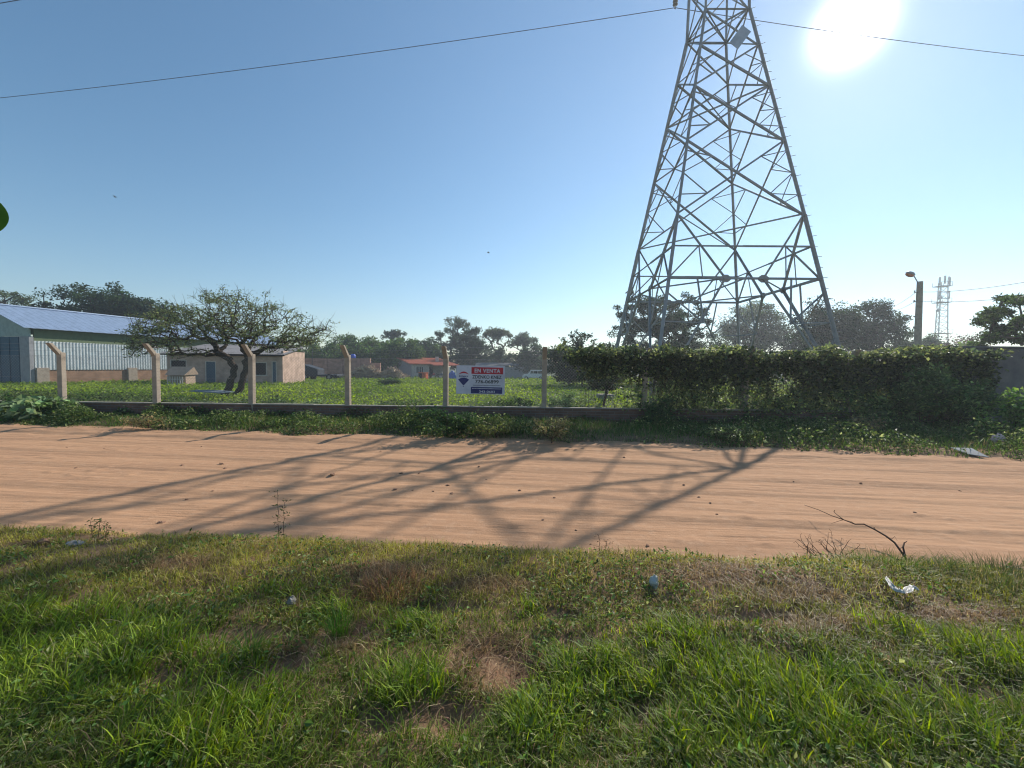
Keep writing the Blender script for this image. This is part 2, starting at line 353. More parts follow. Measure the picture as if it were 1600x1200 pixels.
# ================================================================== TERRAIN
def grid(xs, ys, zf, name, m, smooth=True):
    X, Y = np.meshgrid(xs, ys); Z = zf(X, Y); V = np.stack([X, Y, Z], -1).reshape(-1, 3); nx = len(xs); ny = len(ys)
    i = (np.arange(ny-1)[:, None]*nx+np.arange(nx-1)[None]).reshape(-1, 1); Q = i+np.array([[0, 1, nx+1, nx]])
    return npmesh(name, V, Q, None, m, smooth=smooth)
def axis(*segs):
    o = [segs[0][0]]
    for a, b, st in segs: o += list(np.linspace(a, b, max(2, int(round((b-a)/st))+1))[1:])
    return np.array(o)
# road edges (world): near edge and far edge as lines in X with a ragged outline
def near_e(X): return 3.50-.07*X+.10*(fbm(X*1.1, X*0+3, 2)-.5)+.28*(vn(X*.35, X*0+1, 5)-.5)
def far_e(X): return 8.22-.125*X-.07*np.maximum(X-3.5, 0)+.35*(vn(X*.5, X*0+8, 9)-.5)+.18*(fbm(X*2, X*0+4, 3)-.5)
def road_z(X, Y):
    c = Y+.12*X
    rg = lambda a: 1-np.abs(2*a-1)
    z = .014*(fbm(X*.10, c*1.6, 1)-.5)+.012*(fbm(X*.22, c*5, 2)-.5)+.008*rg(fbm(X*.30, c*8, 4))**3+.007*rg(fbm(X*.5, c*17, 14))**3+.010*(fbm(X*3, Y*5, 6)-.5)+.006*(fbm(X*9, Y*11, 16)-.5)
    for c0, wd, dp in ((4.35, .14, .016), (5.35, .12, .010), (6.1, .16, .016), (7.0, .13, .010), (7.7, .12, .012)):
        cc = c-c0-.12*(fbm(X*.15, X*0, 8)-.5); z = z-dp*np.exp(-(cc/wd)**2)+dp*.7*np.exp(-((cc-wd*1.5)/wd*1.4)**2)
    tr = np.exp(-((Y+.07*X-4.0)/.26)**2)*sst(.35, .6, vn(X*.5, Y*.5, 21)); z = z+tr*.006*np.sin((Y+.07*X)*2*np.pi/.06)*sst(.2, .6, vn(X*3, Y*2, 30))
    z = z+.012*sst(.72, .85, fbm(X*3.2, Y*3.2, 40))+.006*np.clip(fbm(X*9, Y*9, 44)-.62, 0, 1)*8*.25
    z = z+.10*sst(0.75, 0, far_e(X)-Y)*(.4+fbm(X*2, Y*4, 13))*.55
    return z
tag(grid(axis((-45, -13, .25), (-13, 11, .045), (11, 40, .25)), axis((2.6, 3.4, .06), (3.4, 9.6, .022), (9.6, 15, .1)), road_z, 'dirt_road', M['road']),
    'sandy reddish dirt road with faint wheel ruts running across the view', 'road', kind='structure')
# bare and dry spots on the near verge: (px, py, rx, ry, strength)
def spot(l): return [(*gnd(a, b)[:2], c, d) for a, b, c, d in l]
BARE = spot([(450, 1060, .10, .07), (1000, 1130, .12, .06), (1250, 1060, .12, .06), (600, 1150, .12, .06), (120, 960, .12, .06), (330, 1100, .1, .05), (1350, 1150, .12, .06), (385, 1010, .30, .10), (540, 1000, .16, .12), (790, 1060, .16, .15), (870, 975, .13, .06), (905, 1020, .13, .08), (690, 962, .3, .05), (250, 1085, .15, .08), (700, 1140, .2, .1), (1080, 850, .5, .05), (160, 850, .3, .1), (30, 870, .3, .08), (1480, 1110, .35, .08), (1180, 985, .3, .06)])
DRY = spot([(600, 915, .55, .16), (1130, 925, .9, .20), (1250, 955, .5, .12), (1500, 980, .6, .1), (420, 1030, .4, .12), (560, 1010, .25, .2), (780, 1060, .3, .25), (1300, 1000, .5, .12), (250, 900, .6, .15), (760, 930, .4, .12)])
LUSH = spot([(120, 1050, 1.1, .45), (60, 1000, .9, .35), (300, 1180, .5, .2), (620, 1000, .30, .16), (520, 970, .18, .10), (430, 940, .4, .1), (1050, 1020, .35, .2), (950, 1080, .4, .25), (1130, 1080, .5, .22), (1300, 1120, .6, .3), (1500, 1150, .5, .25), (1400, 1010, .4, .12), (820, 970, .12, .08), (640, 1110, .25, .2), (1100, 1170, .4, .2), (850, 1150, .2, .15), (1560, 1050, .4, .2), (380, 1130, .25, .1)])
def field_of(sp, X, Y, k=1.0):
    o = np.zeros_like(X)
    for x, y, a, b in sp: o = np.maximum(o, np.exp(-(((X-x)/a)**2+((Y-y)/b)**2)*k))
    return o
def verge_z(X, Y):
    e = near_e(X)-Y
    z = -.05+.115*sst(-.02, .22, e+.05*(fbm(X*5, Y*5, 3)-.5))+.10*(fbm(X*.9, Y*1.3, 12)-.5)*sst(0, .6, e)+.035*(fbm(X*4, Y*4, 15)-.5)
    z = z+.05*np.exp(-(((Y-2.95-.1*(fbm(X, X*0, 6)-.5))/.28)**2))*sst(.3, .7, fbm(X*.8, Y*.5, 19)); return z-.05*field_of(BARE, X, Y)+.022*(fbm(X*9, Y*9, 77)-.5)*sst(.15, .5, e)
tag(grid(axis((-20, -6, .2), (-6, 7, .03), (7, 20, .2)), axis((-12, 0.6, .3), (.6, 4.6, .03)), verge_z, 'near_verge', M['vsoil']),
    'rough soil bank of the grassy verge in front of the road', 'verge', kind='structure')
def farv_z(X, Y): return -.05+.16*sst(-.15, .9, Y-far_e(X)+.1*(fbm(X*3, Y*3, 5)-.5))+.05*(fbm(X*1.5, Y*2, 33)-.5)-(.25*sst(0, .5, Y-12.3))
tag(grid(axis((-45, -18, .4), (-18, 16, .08), (16, 40, .4)), axis((5.5, 12.9, .08)), farv_z, 'far_verge', M['vsoil']),
    'weedy strip of soil between the dirt road and the low wall', 'verge', kind='structure')
ys = axis((-60, 11.6, 8), (11.6, 12.2, .6), (12.2, 120, 3), (120, 400, 40), (400, 2600, 400))
def base_z(X, Y): return np.where(Y < 11.7, -.14, np.where(Y < 120, -.009*np.maximum(Y-12, 0)+.03*(fbm(X*.2, Y*.2, 3)-.5), -.97))
tag(grid(axis((-2600, -200, 400), (-200, 200, 5), (200, 2600, 400)), ys, base_z, 'ground', M['fsoil']), 'flat green ground reaching the horizon', 'ground', kind='structure')

# ================================================================== FENCE LINE
FX, FY, FA, SP = -12.55, 11.314, R(-1.3), 2.686
def F(i, z=0.0, off=0.0):
    """point on fence line: i = post number (float), off = towards the field"""
    return np.array([FX+SP*i*math.cos(FA)-off*math.sin(FA)*-1*-1, FY+SP*i*math.sin(FA)+off*math.cos(FA), z])
wall = thing('low_wall', 'low dark brick wall with pale mortar top under the wire fence', 'wall', (FX, FY, 0), FA)
mb = MB(); mb.box(-7*SP, 8.95*SP, -.07, .07, -.2, .49); mb.build('brickwork', M['wallbrick'], wall)
mb = MB()
x = -7*SP
while x < 8.9*SP:
    l = random.uniform(.7, 1.6); l = min(l, 8.93*SP-x); mb.box(x, x+l-.006, -.085, .085, .492, .52+random.uniform(-.008, .006)); x += l
mb.build('coping', M['coping'], wall, bevel=.006)
fence = thing('wire_fence', 'chain link fence on bent concrete posts above the low wall', 'fence', (FX, FY, 0), FA)
post = None
for i in range(-5, 10):
    if post is None:
        mb = MB(); mb.prism([(-.065, -.065), (.065, -.065), (.065, .065), (-.065, .065)], 'z', .0, 1.88)
        post = mb.build('post', M['concrete'], fence, bevel=.01); mb = MB()
        mb.add([(sx*.058, y+dy, z) for y, z, h in ((0, 1.80, .065), (-.30, 2.13, .045)) for dy, sx in ((-h, -1), (-h, 1), (h, 1), (h, -1))],
               [(3, 2, 1, 0), (4, 5, 6, 7), (0, 1, 5, 4), (1, 2, 6, 5), (2, 3, 7, 6), (3, 0, 4, 7)])
        post_arm = mb.build('arm', M['concrete'], post, bevel=.008); p = post
    else:
        p = copy_tree(post, fence)
    p.location = (i*SP, 0.0, 0); p.rotation_euler = (R(random.uniform(-.6, .6)), R(random.uniform(-.9, .9)), R(random.uniform(-4, 4)))
# chain link panels: zigzag wires as thin strips, one mesh per bay
def chain(x0, x1, z0, z1, c=.058, r=.0016):
    V = []; Q = []
    W, H = x1-x0, z1-z0
    def seg(a, b, yo):
        d = np.array(b)-np.array(a); l = np.hypot(*d); n = np.array([-d[1], d[0]])/l*r; k = len(V)
        for p, s in ((a, 1), (a, -1), (b, -1), (b, 1)): V.append((p[0]+n[0]*s, yo, p[1]+n[1]*s))
        Q.append((k, k+1, k+2, k+3))
    s = -H
    while s < W:
        a = max(s, 0); b = min(s+H, W)
        if b > a: seg((x0+a, z0+a-s), (x0+b, z0+b-s), .074); seg((x0+a, z1-(a-s)), (x0+b, z1-(b-s)), .077)
        s += c*1.414
    return V, Q
for i in range(-5, 9):
    V, Q = chain(i*SP+.07, (i+1)*SP-.07, .54, 1.80); npmesh('chain_link', V, Q, None, M['mesh'], parent=fence)
for z, y in ((.56, .079), (1.2, .079), (1.80, .079), (1.93, -.09), (2.02, -.17), (2.11, -.26)):
    mb = MB(); pts = [(i*SP/2, y, z-(.012 if i % 2 else 0)) for i in range(-10, 19)]; mb.tube(pts, .002, 3)
    if z > 1.85:
        for k in range(int(14*SP/.16)):
            x = -5*SP+k*.16; mb.bar((x-.01, y-.012, z-.018), (x+.01, y+.012, z+.012), .002)
    mb.build('tension_wire' if z < 1.85 else 'barbed_wire', M['mesh'], fence)
# dark masonry wall that carries the line on to the right
e0 = F(8.98)
dw = thing('boundary_wall', 'tall dark rendered wall at the right behind the weeds', 'wall', tuple(e0), FA)
mb = MB(); mb.box(0, 16, -.08, .08, -.2, 2.2); mb.build('render', M['dconc'], dw)
mb = MB(); mb.box(-.02, 16.02, -.10, .10, 2.203, 2.26); mb.build('coping', M['dconc'], dw, bevel=.01)
mb = MB(); [mb.box(k*3.2+.003, k*3.2+.28, -.12, -.083, -.2, 2.2) for k in range(5)]; mb.build('pilaster', M['dconc'], dw)

# ------------------------------------------------------------------ sale sign
Y0 = F(4.5)[1]-.10
c0 = at(713, 571, Y0); c1 = at(789, 572.5, Y0); c2 = at(714, 615.5, Y0)
SW, SH = float(c1[0]-c0[0]), float(c0[2]-c2[2])
sign = thing('sale_sign', 'white for sale board reading EN VENTA wired to the fence', 'sign', (c0[0]+SW/2, Y0, c0[2]-SH/2), FA); sign.rotation_euler = (0, R(.6), FA)
mb = MB(); mb.box(-SW/2, SW/2, -.004, .012, -SH/2, SH/2); mb.build('board', M['signwhite'], sign, bevel=.002)
mb = MB()
for a in (-1, 1): mb.box(a*(SW/2-.03)-.015, a*(SW/2-.03)+.015, .0125, .03, -SH/2+.01, SH/2-.01)
for a in (-1, 1): mb.box(-SW/2+.05, SW/2-.05, .0125, .028, a*(SH/2-.03)-.015, a*(SH/2-.03)+.015)
mb.build('rear_frame', M['galv'], sign)
def U(u): return -SW/2+u*SW
def Vv(v): return SH/2-v*SH
def rect(name, u0, v0, u1, v1, m, d=.007):
    b = MB(); b.box(U(u0), U(u1), -d, -.0045, Vv(v1), Vv(v0)); return b.build(name, m, sign)
def text(s, u0, u1, v0, v1, m, name, d=.009, bold=.0, sp=1.0):
    cu = bpy.data.curves.new(name, 'FONT'); cu.body = s; cu.size = 1; cu.extrude = .001; cu.offset = bold; cu.space_character = sp; cu.resolution_u = 3
    o = bpy.data.objects.new(name, cu); COL.objects.link(o); bpy.context.view_layer.update()
    me = bpy.data.meshes.new_from_object(o.evaluated_get(bpy.context.evaluated_depsgraph_get())); bpy.data.objects.remove(o)
    v = np.zeros(len(me.vertices)*3, np.float32); me.vertices.foreach_get('co', v); v = v.reshape(-1, 3)
    mn, mx = v.min(0), v.max(0); w_ = (v[:, 0]-mn[0])/(mx[0]-mn[0]); h_ = (v[:, 1]-mn[1])/(mx[1]-mn[1])
    out = np.stack([U(u0)+w_*(U(u1)-U(u0)), -d-(v[:, 2]-mn[2]), Vv(v1)+h_*(Vv(v0)-Vv(v1))], 1)
    me.vertices.foreach_set('co', out.ravel().astype(np.float32)); me.materials.clear(); me.materials.append(m); me.name = name
    return link(bpy.data.objects.new(name, me), sign)
rect('red_band', .31, .055, .962, .29, M['signred']); rect('blue_band', .303, .75, .951, .976, M['signnavy'])
text('EN VENTA', .375, .905, .105, .245, M['signwhite'], 'lettering', .0085, .03, 1.15)
text('ZDENKO KNEZ', .328, .934, .335, .455, M['ink'], 'lettering', .006, .022)
text('776-06899', .39, .875, .495, .62, M['ink'], 'lettering', .006, .02)
text('343-0683', .475, .80, .868, .95, M['signwhite'], 'lettering', .0085, .015)
b = MB(); u = .35
while u < .91: du = random.uniform(.008, .02); b.box(U(u), U(u+du), -.006, -.0045, Vv(.70), Vv(.68)); u += du+.006
b.build('small_print', M['ink'], sign)
b = MB(); u = .33
while u < .93: du = random.uniform(.008, .02); b.box(U(u), U(u+du), -.0085, -.0072, Vv(.815), Vv(.79)); u += du+.006
b.build('small_print', M['signwhite'], sign)
def arcpt(a, r, cu=.147, cv=.55, ry=None): return (U(cu)+r*SW*math.sin(a), Vv(cv)+(ry or r*SW*1.0)*math.cos(a))
# balloon emblem: red cap, blue lower segment, basket
def poly(name, pts, m, d=.0065):
    b = MB(); n = len(pts); b.add([(p[0], -d, p[1]) for p in pts]+[(p[0], -.0045, p[1]) for p in pts], [tuple(range(n)), tuple(range(2*n-1, n-1, -1))]+[(i, (i+1) % n, n+(i+1) % n, n+i) for i in range(n)]); return b.build(name, m, sign)
def curve(u0, u1, vend, vmid, n=12): return [(U(u0+(u1-u0)*k/n), Vv(vend+(vmid-vend)*(1-(2*k/n-1)**2))) for k in range(n+1)]
poly('red_cap', curve(.038, .268, .335, .215)+curve(.268, .038, .325, .275)[1:-1], M['signred'])
poly('blue_balloon', curve(.038, .265, .50, .43)+[(U(.165), Vv(.685)), (U(.15), Vv(.70)), (U(.135), Vv(.685))], M['signnavy'])
poly('basket', [(U(.135), Vv(.72)), (U(.162), Vv(.72)), (U(.158), Vv(.75)), (U(.139), Vv(.75))], M['signnavy'])
text('RE/MAX', .055, .25, .355, .415, M['signnavy'], 'lettering', .006, .02)

# ------------------------------------------------------------------ pylon
TX, TY = 8.605, 18.03
LV = [(0, 3.63), (4.952, 2.802), (7.452, 2.384), (10.47, 1.882), (12.8, 1.488), (14.6, 1.17), (16.23, .883), (18.2, .83), (20.1, .79), (22.2, .76), (24.4, .72), (26.6, .68)]
def hw(z):
    for (a, b_), (c, d) in zip(LV, LV[1:]):
        if z <= c: return b_+(d-b_)*(z-a)/(c-a)
    return LV[-1][1]
gz = fieldz(TY)
pyl = thing('lattice_pylon', 'tall grey steel lattice power pylon behind the creeper fence', 'pylon', (TX, TY, gz), R(-.45))
def tp(face, s, z, out=0):
    """point on a face: face 0 near,1 right,2 far,3 left; s in -1..1 across"""
    w_ = hw(z)+out; x, y = [(s*hw(z), -w_), (w_, s*hw(z)), (-s*hw(z), w_), (-w_, -s*hw(z))][face]; return Vector((x, y, z-gz))
for k, (sx, sy) in enumerate(((-1, -1), (1, -1), (1, 1), (-1, 1))):
    mb = MB(); zz = [gz-.0, 7.452, 16.23, 26.6]; wd = [.135, .115, .09]
    for a, b_, ww in zip(zz, zz[1:], wd):
        A = Vector((sx*hw(max(a, 0)), sy*hw(max(a, 0)), a-gz)); B = Vector((sx*hw(b_), sy*hw(b_), b_-gz)); mb.ell(A, B, ww, .016, ref=(-sx, 0 if sx*sy > 0 else 0, 0), flip=1 if sx*sy < 0 else -1)
    leg = mb.build('leg', M['galv'], pyl)
    mb = MB(); mb.prism([(-.4, -.4), (.4, -.4), (.4, .4), (-.4, .4)], 'z', -.3, .25); fo = mb.build('footing', M['concrete'], leg, bevel=.04); fo.location = (sx*3.63, sy*3.63, 0)
    if k == 1:
        z = 2.6; q = 0
        while z < 24: w_ = hw(z); mb = MB(); mb.tube([(w_, -w_, z-gz), (w_+(.20 if q % 2 else .19), -w_-(.02 if q % 2 else .12), z-gz)], .010, 4); z += .40; q += 1; mb.build('step_bolt', M['galv'], leg)
for f in range(4):
    mb = MB(); T_ = lambda s, z: tp(f, s, z, -.01)
    def br(a, b_, w_=.05): mb.ell(T_(*a), T_(*b_), w_, .009)
    z0, z1, z2 = gz, LV[1][0], LV[2][0]
    for s in (-1, 1):
        n = (s*.25, z1)
        br((s, z2), n, .08); br(n, (s, .15), .09); br((s, 6.2), (0, 6.2), .06)
        # redundants of the base panels
        def lerp(a, b_, t): return (a[0]+(b_[0]-a[0])*t, a[1]+(b_[1]-a[1])*t)
        for t in (.35, .68):
            m_ = lerp(n, (s, .15), t); br(m_, (s, m_[1]+.05), .05); br(m_, (s, m_[1]+1.15 if t < .5 else m_[1]+1.1), .05)
        br(lerp(n, (s, .15), .35), (s*.62, z1), .05)
        m_ = lerp((s, z2), n, .5); br(m_, (s, z1), .055); br(m_, (0, 6.2) if f % 2 == 0 else (s, 6.2), .045); br(lerp((s, z2), n, .5), (s*.55, z1), .045)
    br((-1, z1), (1, z1), .09)
    tz = [z2, 10.47, 12.8, 14.6, 16.23, 18.2, 20.1, 22.2, 24.4, 26.6]
    for a, b_ in zip(tz, tz[1:]):
        big = a < 12; w_ = .07 if a < 14 else .05
        wa, wb = hw(a), hw(b_); t = wa/(wa+wb); cz_ = a+(b_-a)*t
        mb.ell(T_(-1, a), T_(1, b_), w_, .009); A = tp(f, 1, a, -.03); B = tp(f, -1, b_, -.03); mb.ell(A, B, w_, .009)
        if a < 14:
            for s in (-1, 1):
                lo = (s*hw(a)/hw((a+cz_)/2)*.5, (a+cz_)/2); hi = (s*hw(b_)/hw((b_+cz_)/2)*.5, (b_+cz_)/2)
                br(lo, (s, cz_), .036); br(hi, (s, cz_), .036)
                if big: br(lo, (s, lo[1]-.05), .034); br(hi, (s, hi[1]+.25), .034)
    for z in (16.23, 20.1, 22.2, 26.6): br((-1, z), (1, z), .07)
    mb.build('face_bracing', M['galv'], pyl)
    for s in (-.25, .25):
        g_ = MB(); c = tp(f, s, z1, .012); t_ = (tp(f, 1, z1)-tp(f, -1, z1)).normalized(); up = Vector((0, 0, 1)); nn = t_.cross(up)
        g_.add([c+t_*a*.19+up*b_*.14+nn*d for d in (-.012, .006) for a, b_ in ((-1, -.4), (-.4, -1), (.4, -1), (1, -.4), (1, .4), (.4, 1), (-.4, 1), (-1, .4))],
               [tuple(range(8)), tuple(range(15, 7, -1))]+[(i, (i+1) % 8, 8+(i+1) % 8, 8+i) for i in range(8)])
        g_.build('gusset_plate', M['galv'], pyl)
mb = MB(); z1 = LV[1][0]
nod = [[tp(f, s*.25, z1, -.03) for s in (-1, 1)] for f in range(4)]
for f in range(4): mb.ell(nod[f][1], nod[(f+1) % 4][0], .06, .008)
mb.ell(tp(0, 0, z1, -.05), tp(2, 0, z1, -.05)-Vector((0, 0, .02)), .05, .008)
mb.build('plan_bracing', M['galv'], pyl)
for z in (7.452, 12.8, 16.23): mb = MB(); w_ = hw(z)-.02; mb.ell((-w_, -w_, z-gz), (w_, w_, z-gz), .05, .008); mb.ell((w_, -w_, z-gz+.03), (-w_, w_, z-gz+.03), .05, .008); mb.build('plan_bracing', M['galv'], pyl)
# crossarms reach towards and away from the road
ARM = 3.75
TIP = 26.6
for z in (20.9, 24.4):
    for sy in (-1, 1):
        mb = MB(); w_ = hw(z); e = Vector((0, sy*(ARM+.05), z-gz))
        for sx in (-1, 1):
            a = Vector((sx*w_, sy*w_, z-gz)); b_ = Vector((sx*w_, sy*w_, z-gz+1.3)); mb.ell(a, e, .075, .008); mb.ell(b_, e+Vector((0, 0, .06)), .065, .008)
            for k in range(1, 4): p = a.lerp(e, k/4); q = b_.lerp(e, k/4); mb.ell(p, q, .04, .006); mb.ell(p, b_.lerp(e, (k-1)/4), .04, .006)
        for k in range(1, 4):
            p = Vector((-w_, sy*w_, z-gz)).lerp(e, k/4); q = Vector((w_, sy*w_, z-gz)).lerp(e, k/4); mb.ell(p, q, .04, .006)
            mb.ell(Vector((-w_, sy*w_, z-gz)).lerp(e, (k-1)/4), q, .04, .006)
        mb.build('crossarm', M['galv'], pyl)
mb = MB(); mb.box(-.22, .22, -.02, .0, -.42, .42); pl = mb.build('warning_plate', M['steel'], pyl); pl.location = (.42, -hw(14.9)-.03, 14.9-gz); pl.rotation_euler = (0, R(36), 0)

# conductors and the strings of insulators that hold them
def sagline(a, b, s, n=40): return [tuple(np.array(a)+(np.array(b)-np.array(a))*t-np.array([0, 0, 4*s*t*(1-t)])) for t in np.linspace(0, 1, n)]
def insulator(p, ln, label):
    t = thing('insulator_string', label, 'insulator', tuple(p), 0, 'insulator strings of the pylon')
    mb = MB(); mb.tube([(0, 0, -.02), (0, 0, ln)], .018, 6); mb.lathe((0, 0, -.06), [(.03, 0), (.05, .03), (.03, .07)], 8); mb.build('rod', M['galv'], t)
    z = .12
    while z < ln-.1: mb = MB(); mb.lathe((0, 0, z), [(.03, 0), (.125, .015), (.13, .035), (.06, .07), (.035, .11)], 14); mb.build('disc', M['insul'], t, True); z += .146
zc = None
cA = at(1055, 12, TY+ARM); hA = 20.9-cA[2]
insulator(cA, max(.5, hA), 'string of glass insulator discs holding the wire left of the pylon top')
cB = np.array([TX, TY-ARM, cA[2]])
insulator(cB, max(.5, hA), 'string of insulator discs on the arm nearest the road')
lA = at(0, 153, 28.2); rA = at(1600, 87, 25.0)
def cable(name, pts, label, r=.016, grp='power lines on the pylon', cat='power line'):
    mb = MB(); mb.tube(pts, r, 5); o = mb.build(name, M['cable'], None, True); tag(o, label, cat, grp); return o
def ext(a, b, k): a = np.array(a); b = np.array(b); return b+(b-a)*k
ptsA = sagline(ext(cA, lA, .9)+np.array([0, 0, 1.0]), lA, .2, 12)[:-1]+sagline(lA, cA, .25)+sagline(cA, rA, .12)[1:]+sagline(rA, ext(cA, rA, 1.2)+np.array([0, 0, 1.]), .3, 12)[1:]
cable('power_line', ptsA, 'long dark wire crossing the sky from the left edge past the pylon top')
sh = cB-cA; lB = at(0, 5, 20.2); rB = rA+sh
ptsB = sagline(ext(cB, lB, .9)+np.array([0, 0, 1.]), lB, .2, 12)[:-1]+sagline(lB, cB, .5)+sagline(cB, rB, .3)[1:]+sagline(rB, ext(cB, rB, 1.2), .3, 12)[1:]
cable('power_line', ptsB, 'short piece of wire cutting the top left corner of the sky')

# ------------------------------------------------------------------ street lamp, its wires and the far mast
YL = 29.0; bl = at(1433, 560, YL); tl = at(1437.5, 440, YL)
lamp = thing('street_lamp', 'concrete utility pole carrying an orange glassed street lamp', 'street lamp', (bl[0], YL, fieldz(YL)))
hz = tl[2]-fieldz(YL); dx = tl[0]-bl[0]
mb = MB(); mb.tube([(-dx*.3, 0, -.3), (dx, 0, hz)], [.25, .17], 10); mb.build('pole', M['concrete'], lamp)
hd = at(1421, 428, YL-.1)-np.array([bl[0], YL, fieldz(YL)])
mb = MB(); mb.tube([(dx-.05, -.2, hz-.55), (dx-.35, -.2, hz-.1), (hd[0]+.25, -.1, hd[2]-.02)], .035, 6); mb.build('bracket', M['galv'], lamp, True)
mb = MB(); mb.lathe((0, 0, 0), [(.02, .17), (.16, .15), (.27, .05), (.29, 0), (.27, -.02)], 16); hh = mb.build('lamp_head', M['galv'], lamp, True); hh.location = tuple(hd+np.array([.06, 0, 0])); hh.rotation_euler = (R(20), R(18), 0)
mb = MB(); mb.lathe((0, 0, -.025), [(.26, 0), (.24, -.10), (.14, -.17), (.02, -.19)], 16); hg = mb.build('lamp_glass', M['lampglass'], hh, True)
for k, yy in enumerate((456, 471, 512)):
    p = at(1433-k*.8, yy, YL)-np.array([bl[0], YL, fieldz(YL)]); mb = MB(); mb.lathe((p[0]-.27, -.1, p[2]-.08), [(.03, 0), (.06, .04), (.03, .09), (.055, .12), (.02, .16)], 8)
    mb.bar((p[0]-.27, -.1, p[2]-.05), (p[0], -.05, p[2]-.05), .03); mb.build('insulator', M['insul'], lamp)
for (y0, yL, y1, lab) in ((456, 483, 441, 'upper thin wire from the street lamp pole'), (470, 488, 463, 'lower thin wire from the street lamp pole')):
    a = at(1432, y0, YL-.1); l_ = at(1383, yL, 60); r_ = at(1600, y1, 20)
    cable('service_wire', sagline(l_, a, .25, 20)+sagline(a, r_, .15, 20)[1:]+sagline(r_, ext(a, r_, 1.0), .1, 8)[1:], lab, .014, 'thin wires on the street lamp pole', 'wire')
YM = 105.; bm_ = at(1467.5, 560, YM); tm_ = at(1473, 434, YM)
mast = thing('antenna_mast', 'slim white lattice phone mast far off beside the street lamp', 'mast', (bm_[0], YM, -.9))
mh = tm_[2]+.9; mdx = tm_[0]-bm_[0]
def mwid(z): return 1.75-(1.75-.85)*min(1, z/(mh*.75))
cn = [(-1, -.6), (1, -.6), (0, 1.1)]
def mp_(k, z): w_ = mwid(z); return (mdx*z/mh+cn[k][0]*w_, cn[k][1]*w_, z)
for k in range(3):
    mb = MB(); mb.tube([mp_(k, 0), mp_(k, mh*.5), mp_(k, mh-1.2)], .13, 5); mb.build('leg', M['white'], mast)
mb = MB(); z = 0; q = 0
while z < mh-2.4:
    for k in range(3): mb.bar(mp_(k, z), mp_((k+1) % 3, z+1.5), .09); mb.bar(mp_(k, z+1.5), mp_((k+1) % 3, z+1.5), .07)
    z += 1.5; q += 1
mb.build('bracing', M['white'], mast)
for zz in (mh*.46, mh*.76, mh-2.2):
    mb = MB(); w_ = mwid(zz)+.55; mb.prism([(mdx*zz/mh-w_, -w_*.8), (mdx*zz/mh+w_, -w_*.8), (mdx*zz/mh+w_, w_*.8), (mdx*zz/mh-w_, w_*.8)], 'z', zz-.07, zz+.07)
    for a in (-1, 1):
        for b_ in (-1, 1): mb.bar((mdx*zz/mh+a*w_, b_*w_*.8, zz), (mdx*zz/mh+a*w_, b_*w_*.8, zz+1.0), .06)
    mb.bar((mdx*zz/mh-w_, -w_*.8, zz+1.0), (mdx*zz/mh+w_, -w_*.8, zz+1), .06); mb.build('platform', M['galv'], mast)
for a, zz in ((-1.35, mh-1.0), (0, mh-.6), (1.35, mh-1.0), (-1.3, mh-4.6), (1.35, mh-4.4), (1.0, mh-.8)):
    mb = MB(); mb.prism([(-.2, -.1), (.2, -.1), (.2, .1), (-.2, .1)], 'z', -1.0, 1.0); mb.tube([(0, .1, -1.1), (0, .25, 0), (0, .1, 1.1)], .06, 5)
    o = mb.build('panel_antenna', M['steel'], mast, bevel=.04); o.location = (mdx+a, -.6, zz); o.rotation_euler = (0, 0, a*.5)
for a, zz in ((-1.9, mh*.68), (-1.4, mh*.80)):
    mb = MB(); mb.tube([(0, -.15, 0), (0, .15, 0), (0, .3, 0)], [.42, .42, .12], 14); o = mb.build('dish', M['steel'], mast); o.location = (mdx*.7+a, -1, zz)

# ================================================================== BUILDINGS
def local(name, label, cat, org, ang, group=None): return thing(name, label, cat, tuple(org), ang, group)
# metal shed: E = near right-hand eave corner on the ground
Es = gnd(48, 600, 0); Ys = 33.5; Es = at(48, 600, Ys); Es[2] = fieldz(Ys)
ud = np.array([.25, 1.0]); ud /= np.linalg.norm(ud); SA = math.atan2(ud[1], ud[0])   # x axis runs along the side wall, y to the left (the gable end)
shed = local('metal_shed', 'long farm shed with pale blue metal roof and white corrugated side at left', 'shed', Es, SA)
ze = at(48, 509, Ys)[2]-Es[2]; zr = ze+1.9; HW = 4.85; SL = 27.0; zt = at(48, 532, Ys)[2]-Es[2]; zb = at(48, 578, Ys)[2]-Es[2]
mb = MB(); nseg = 0; x = .0
for sy, y0, y1 in ((1, -.45, HW), (-1, HW, 2*HW+.45)):
    A = (y0, ze-.17 if sy > 0 else zr); B = (y1, zr if sy > 0 else ze-.17)
    x = -.5
    while x < SL+.3:      # corrugated strips
        for k in range(2):
            x0 = x+k*.25; dz = .010*k
            mb.add([(x0, A[0], A[1]+dz), (x0+.25, A[0], A[1]+dz), (x0+.25, B[0], B[1]+dz), (x0, B[0], B[1]+dz), (x0, A[0], A[1]+dz-.05), (x0+.25, A[0], A[1]+dz-.05), (x0+.25, B[0], B[1]+dz-.05), (x0, B[0], B[1]+dz-.05)],
                   [(0, 1, 2, 3), (7, 6, 5, 4), (0, 3, 7, 4), (1, 5, 6, 2), (0, 4, 5, 1), (3, 2, 6, 7)])
        x += .5
roof = mb.build('roof', M['roofblue'], shed)
mb = MB(); mb.tube([(-.5, HW, zr+.06), (SL+.3, HW, zr+.06)], .10, 6); mb.build('ridge_cap', M['roofblue'], roof)
mb = MB(); 
for k in range(9): mb.box(k*3.2+.4, k*3.2+.45, .0, .02, 0, .01)
mb = MB(); mb.box(.32, SL, .05, .16, zt, ze-.06); mb.build('upper_panel', M['greenpanel'], shed)
mb = MB(); x = .3
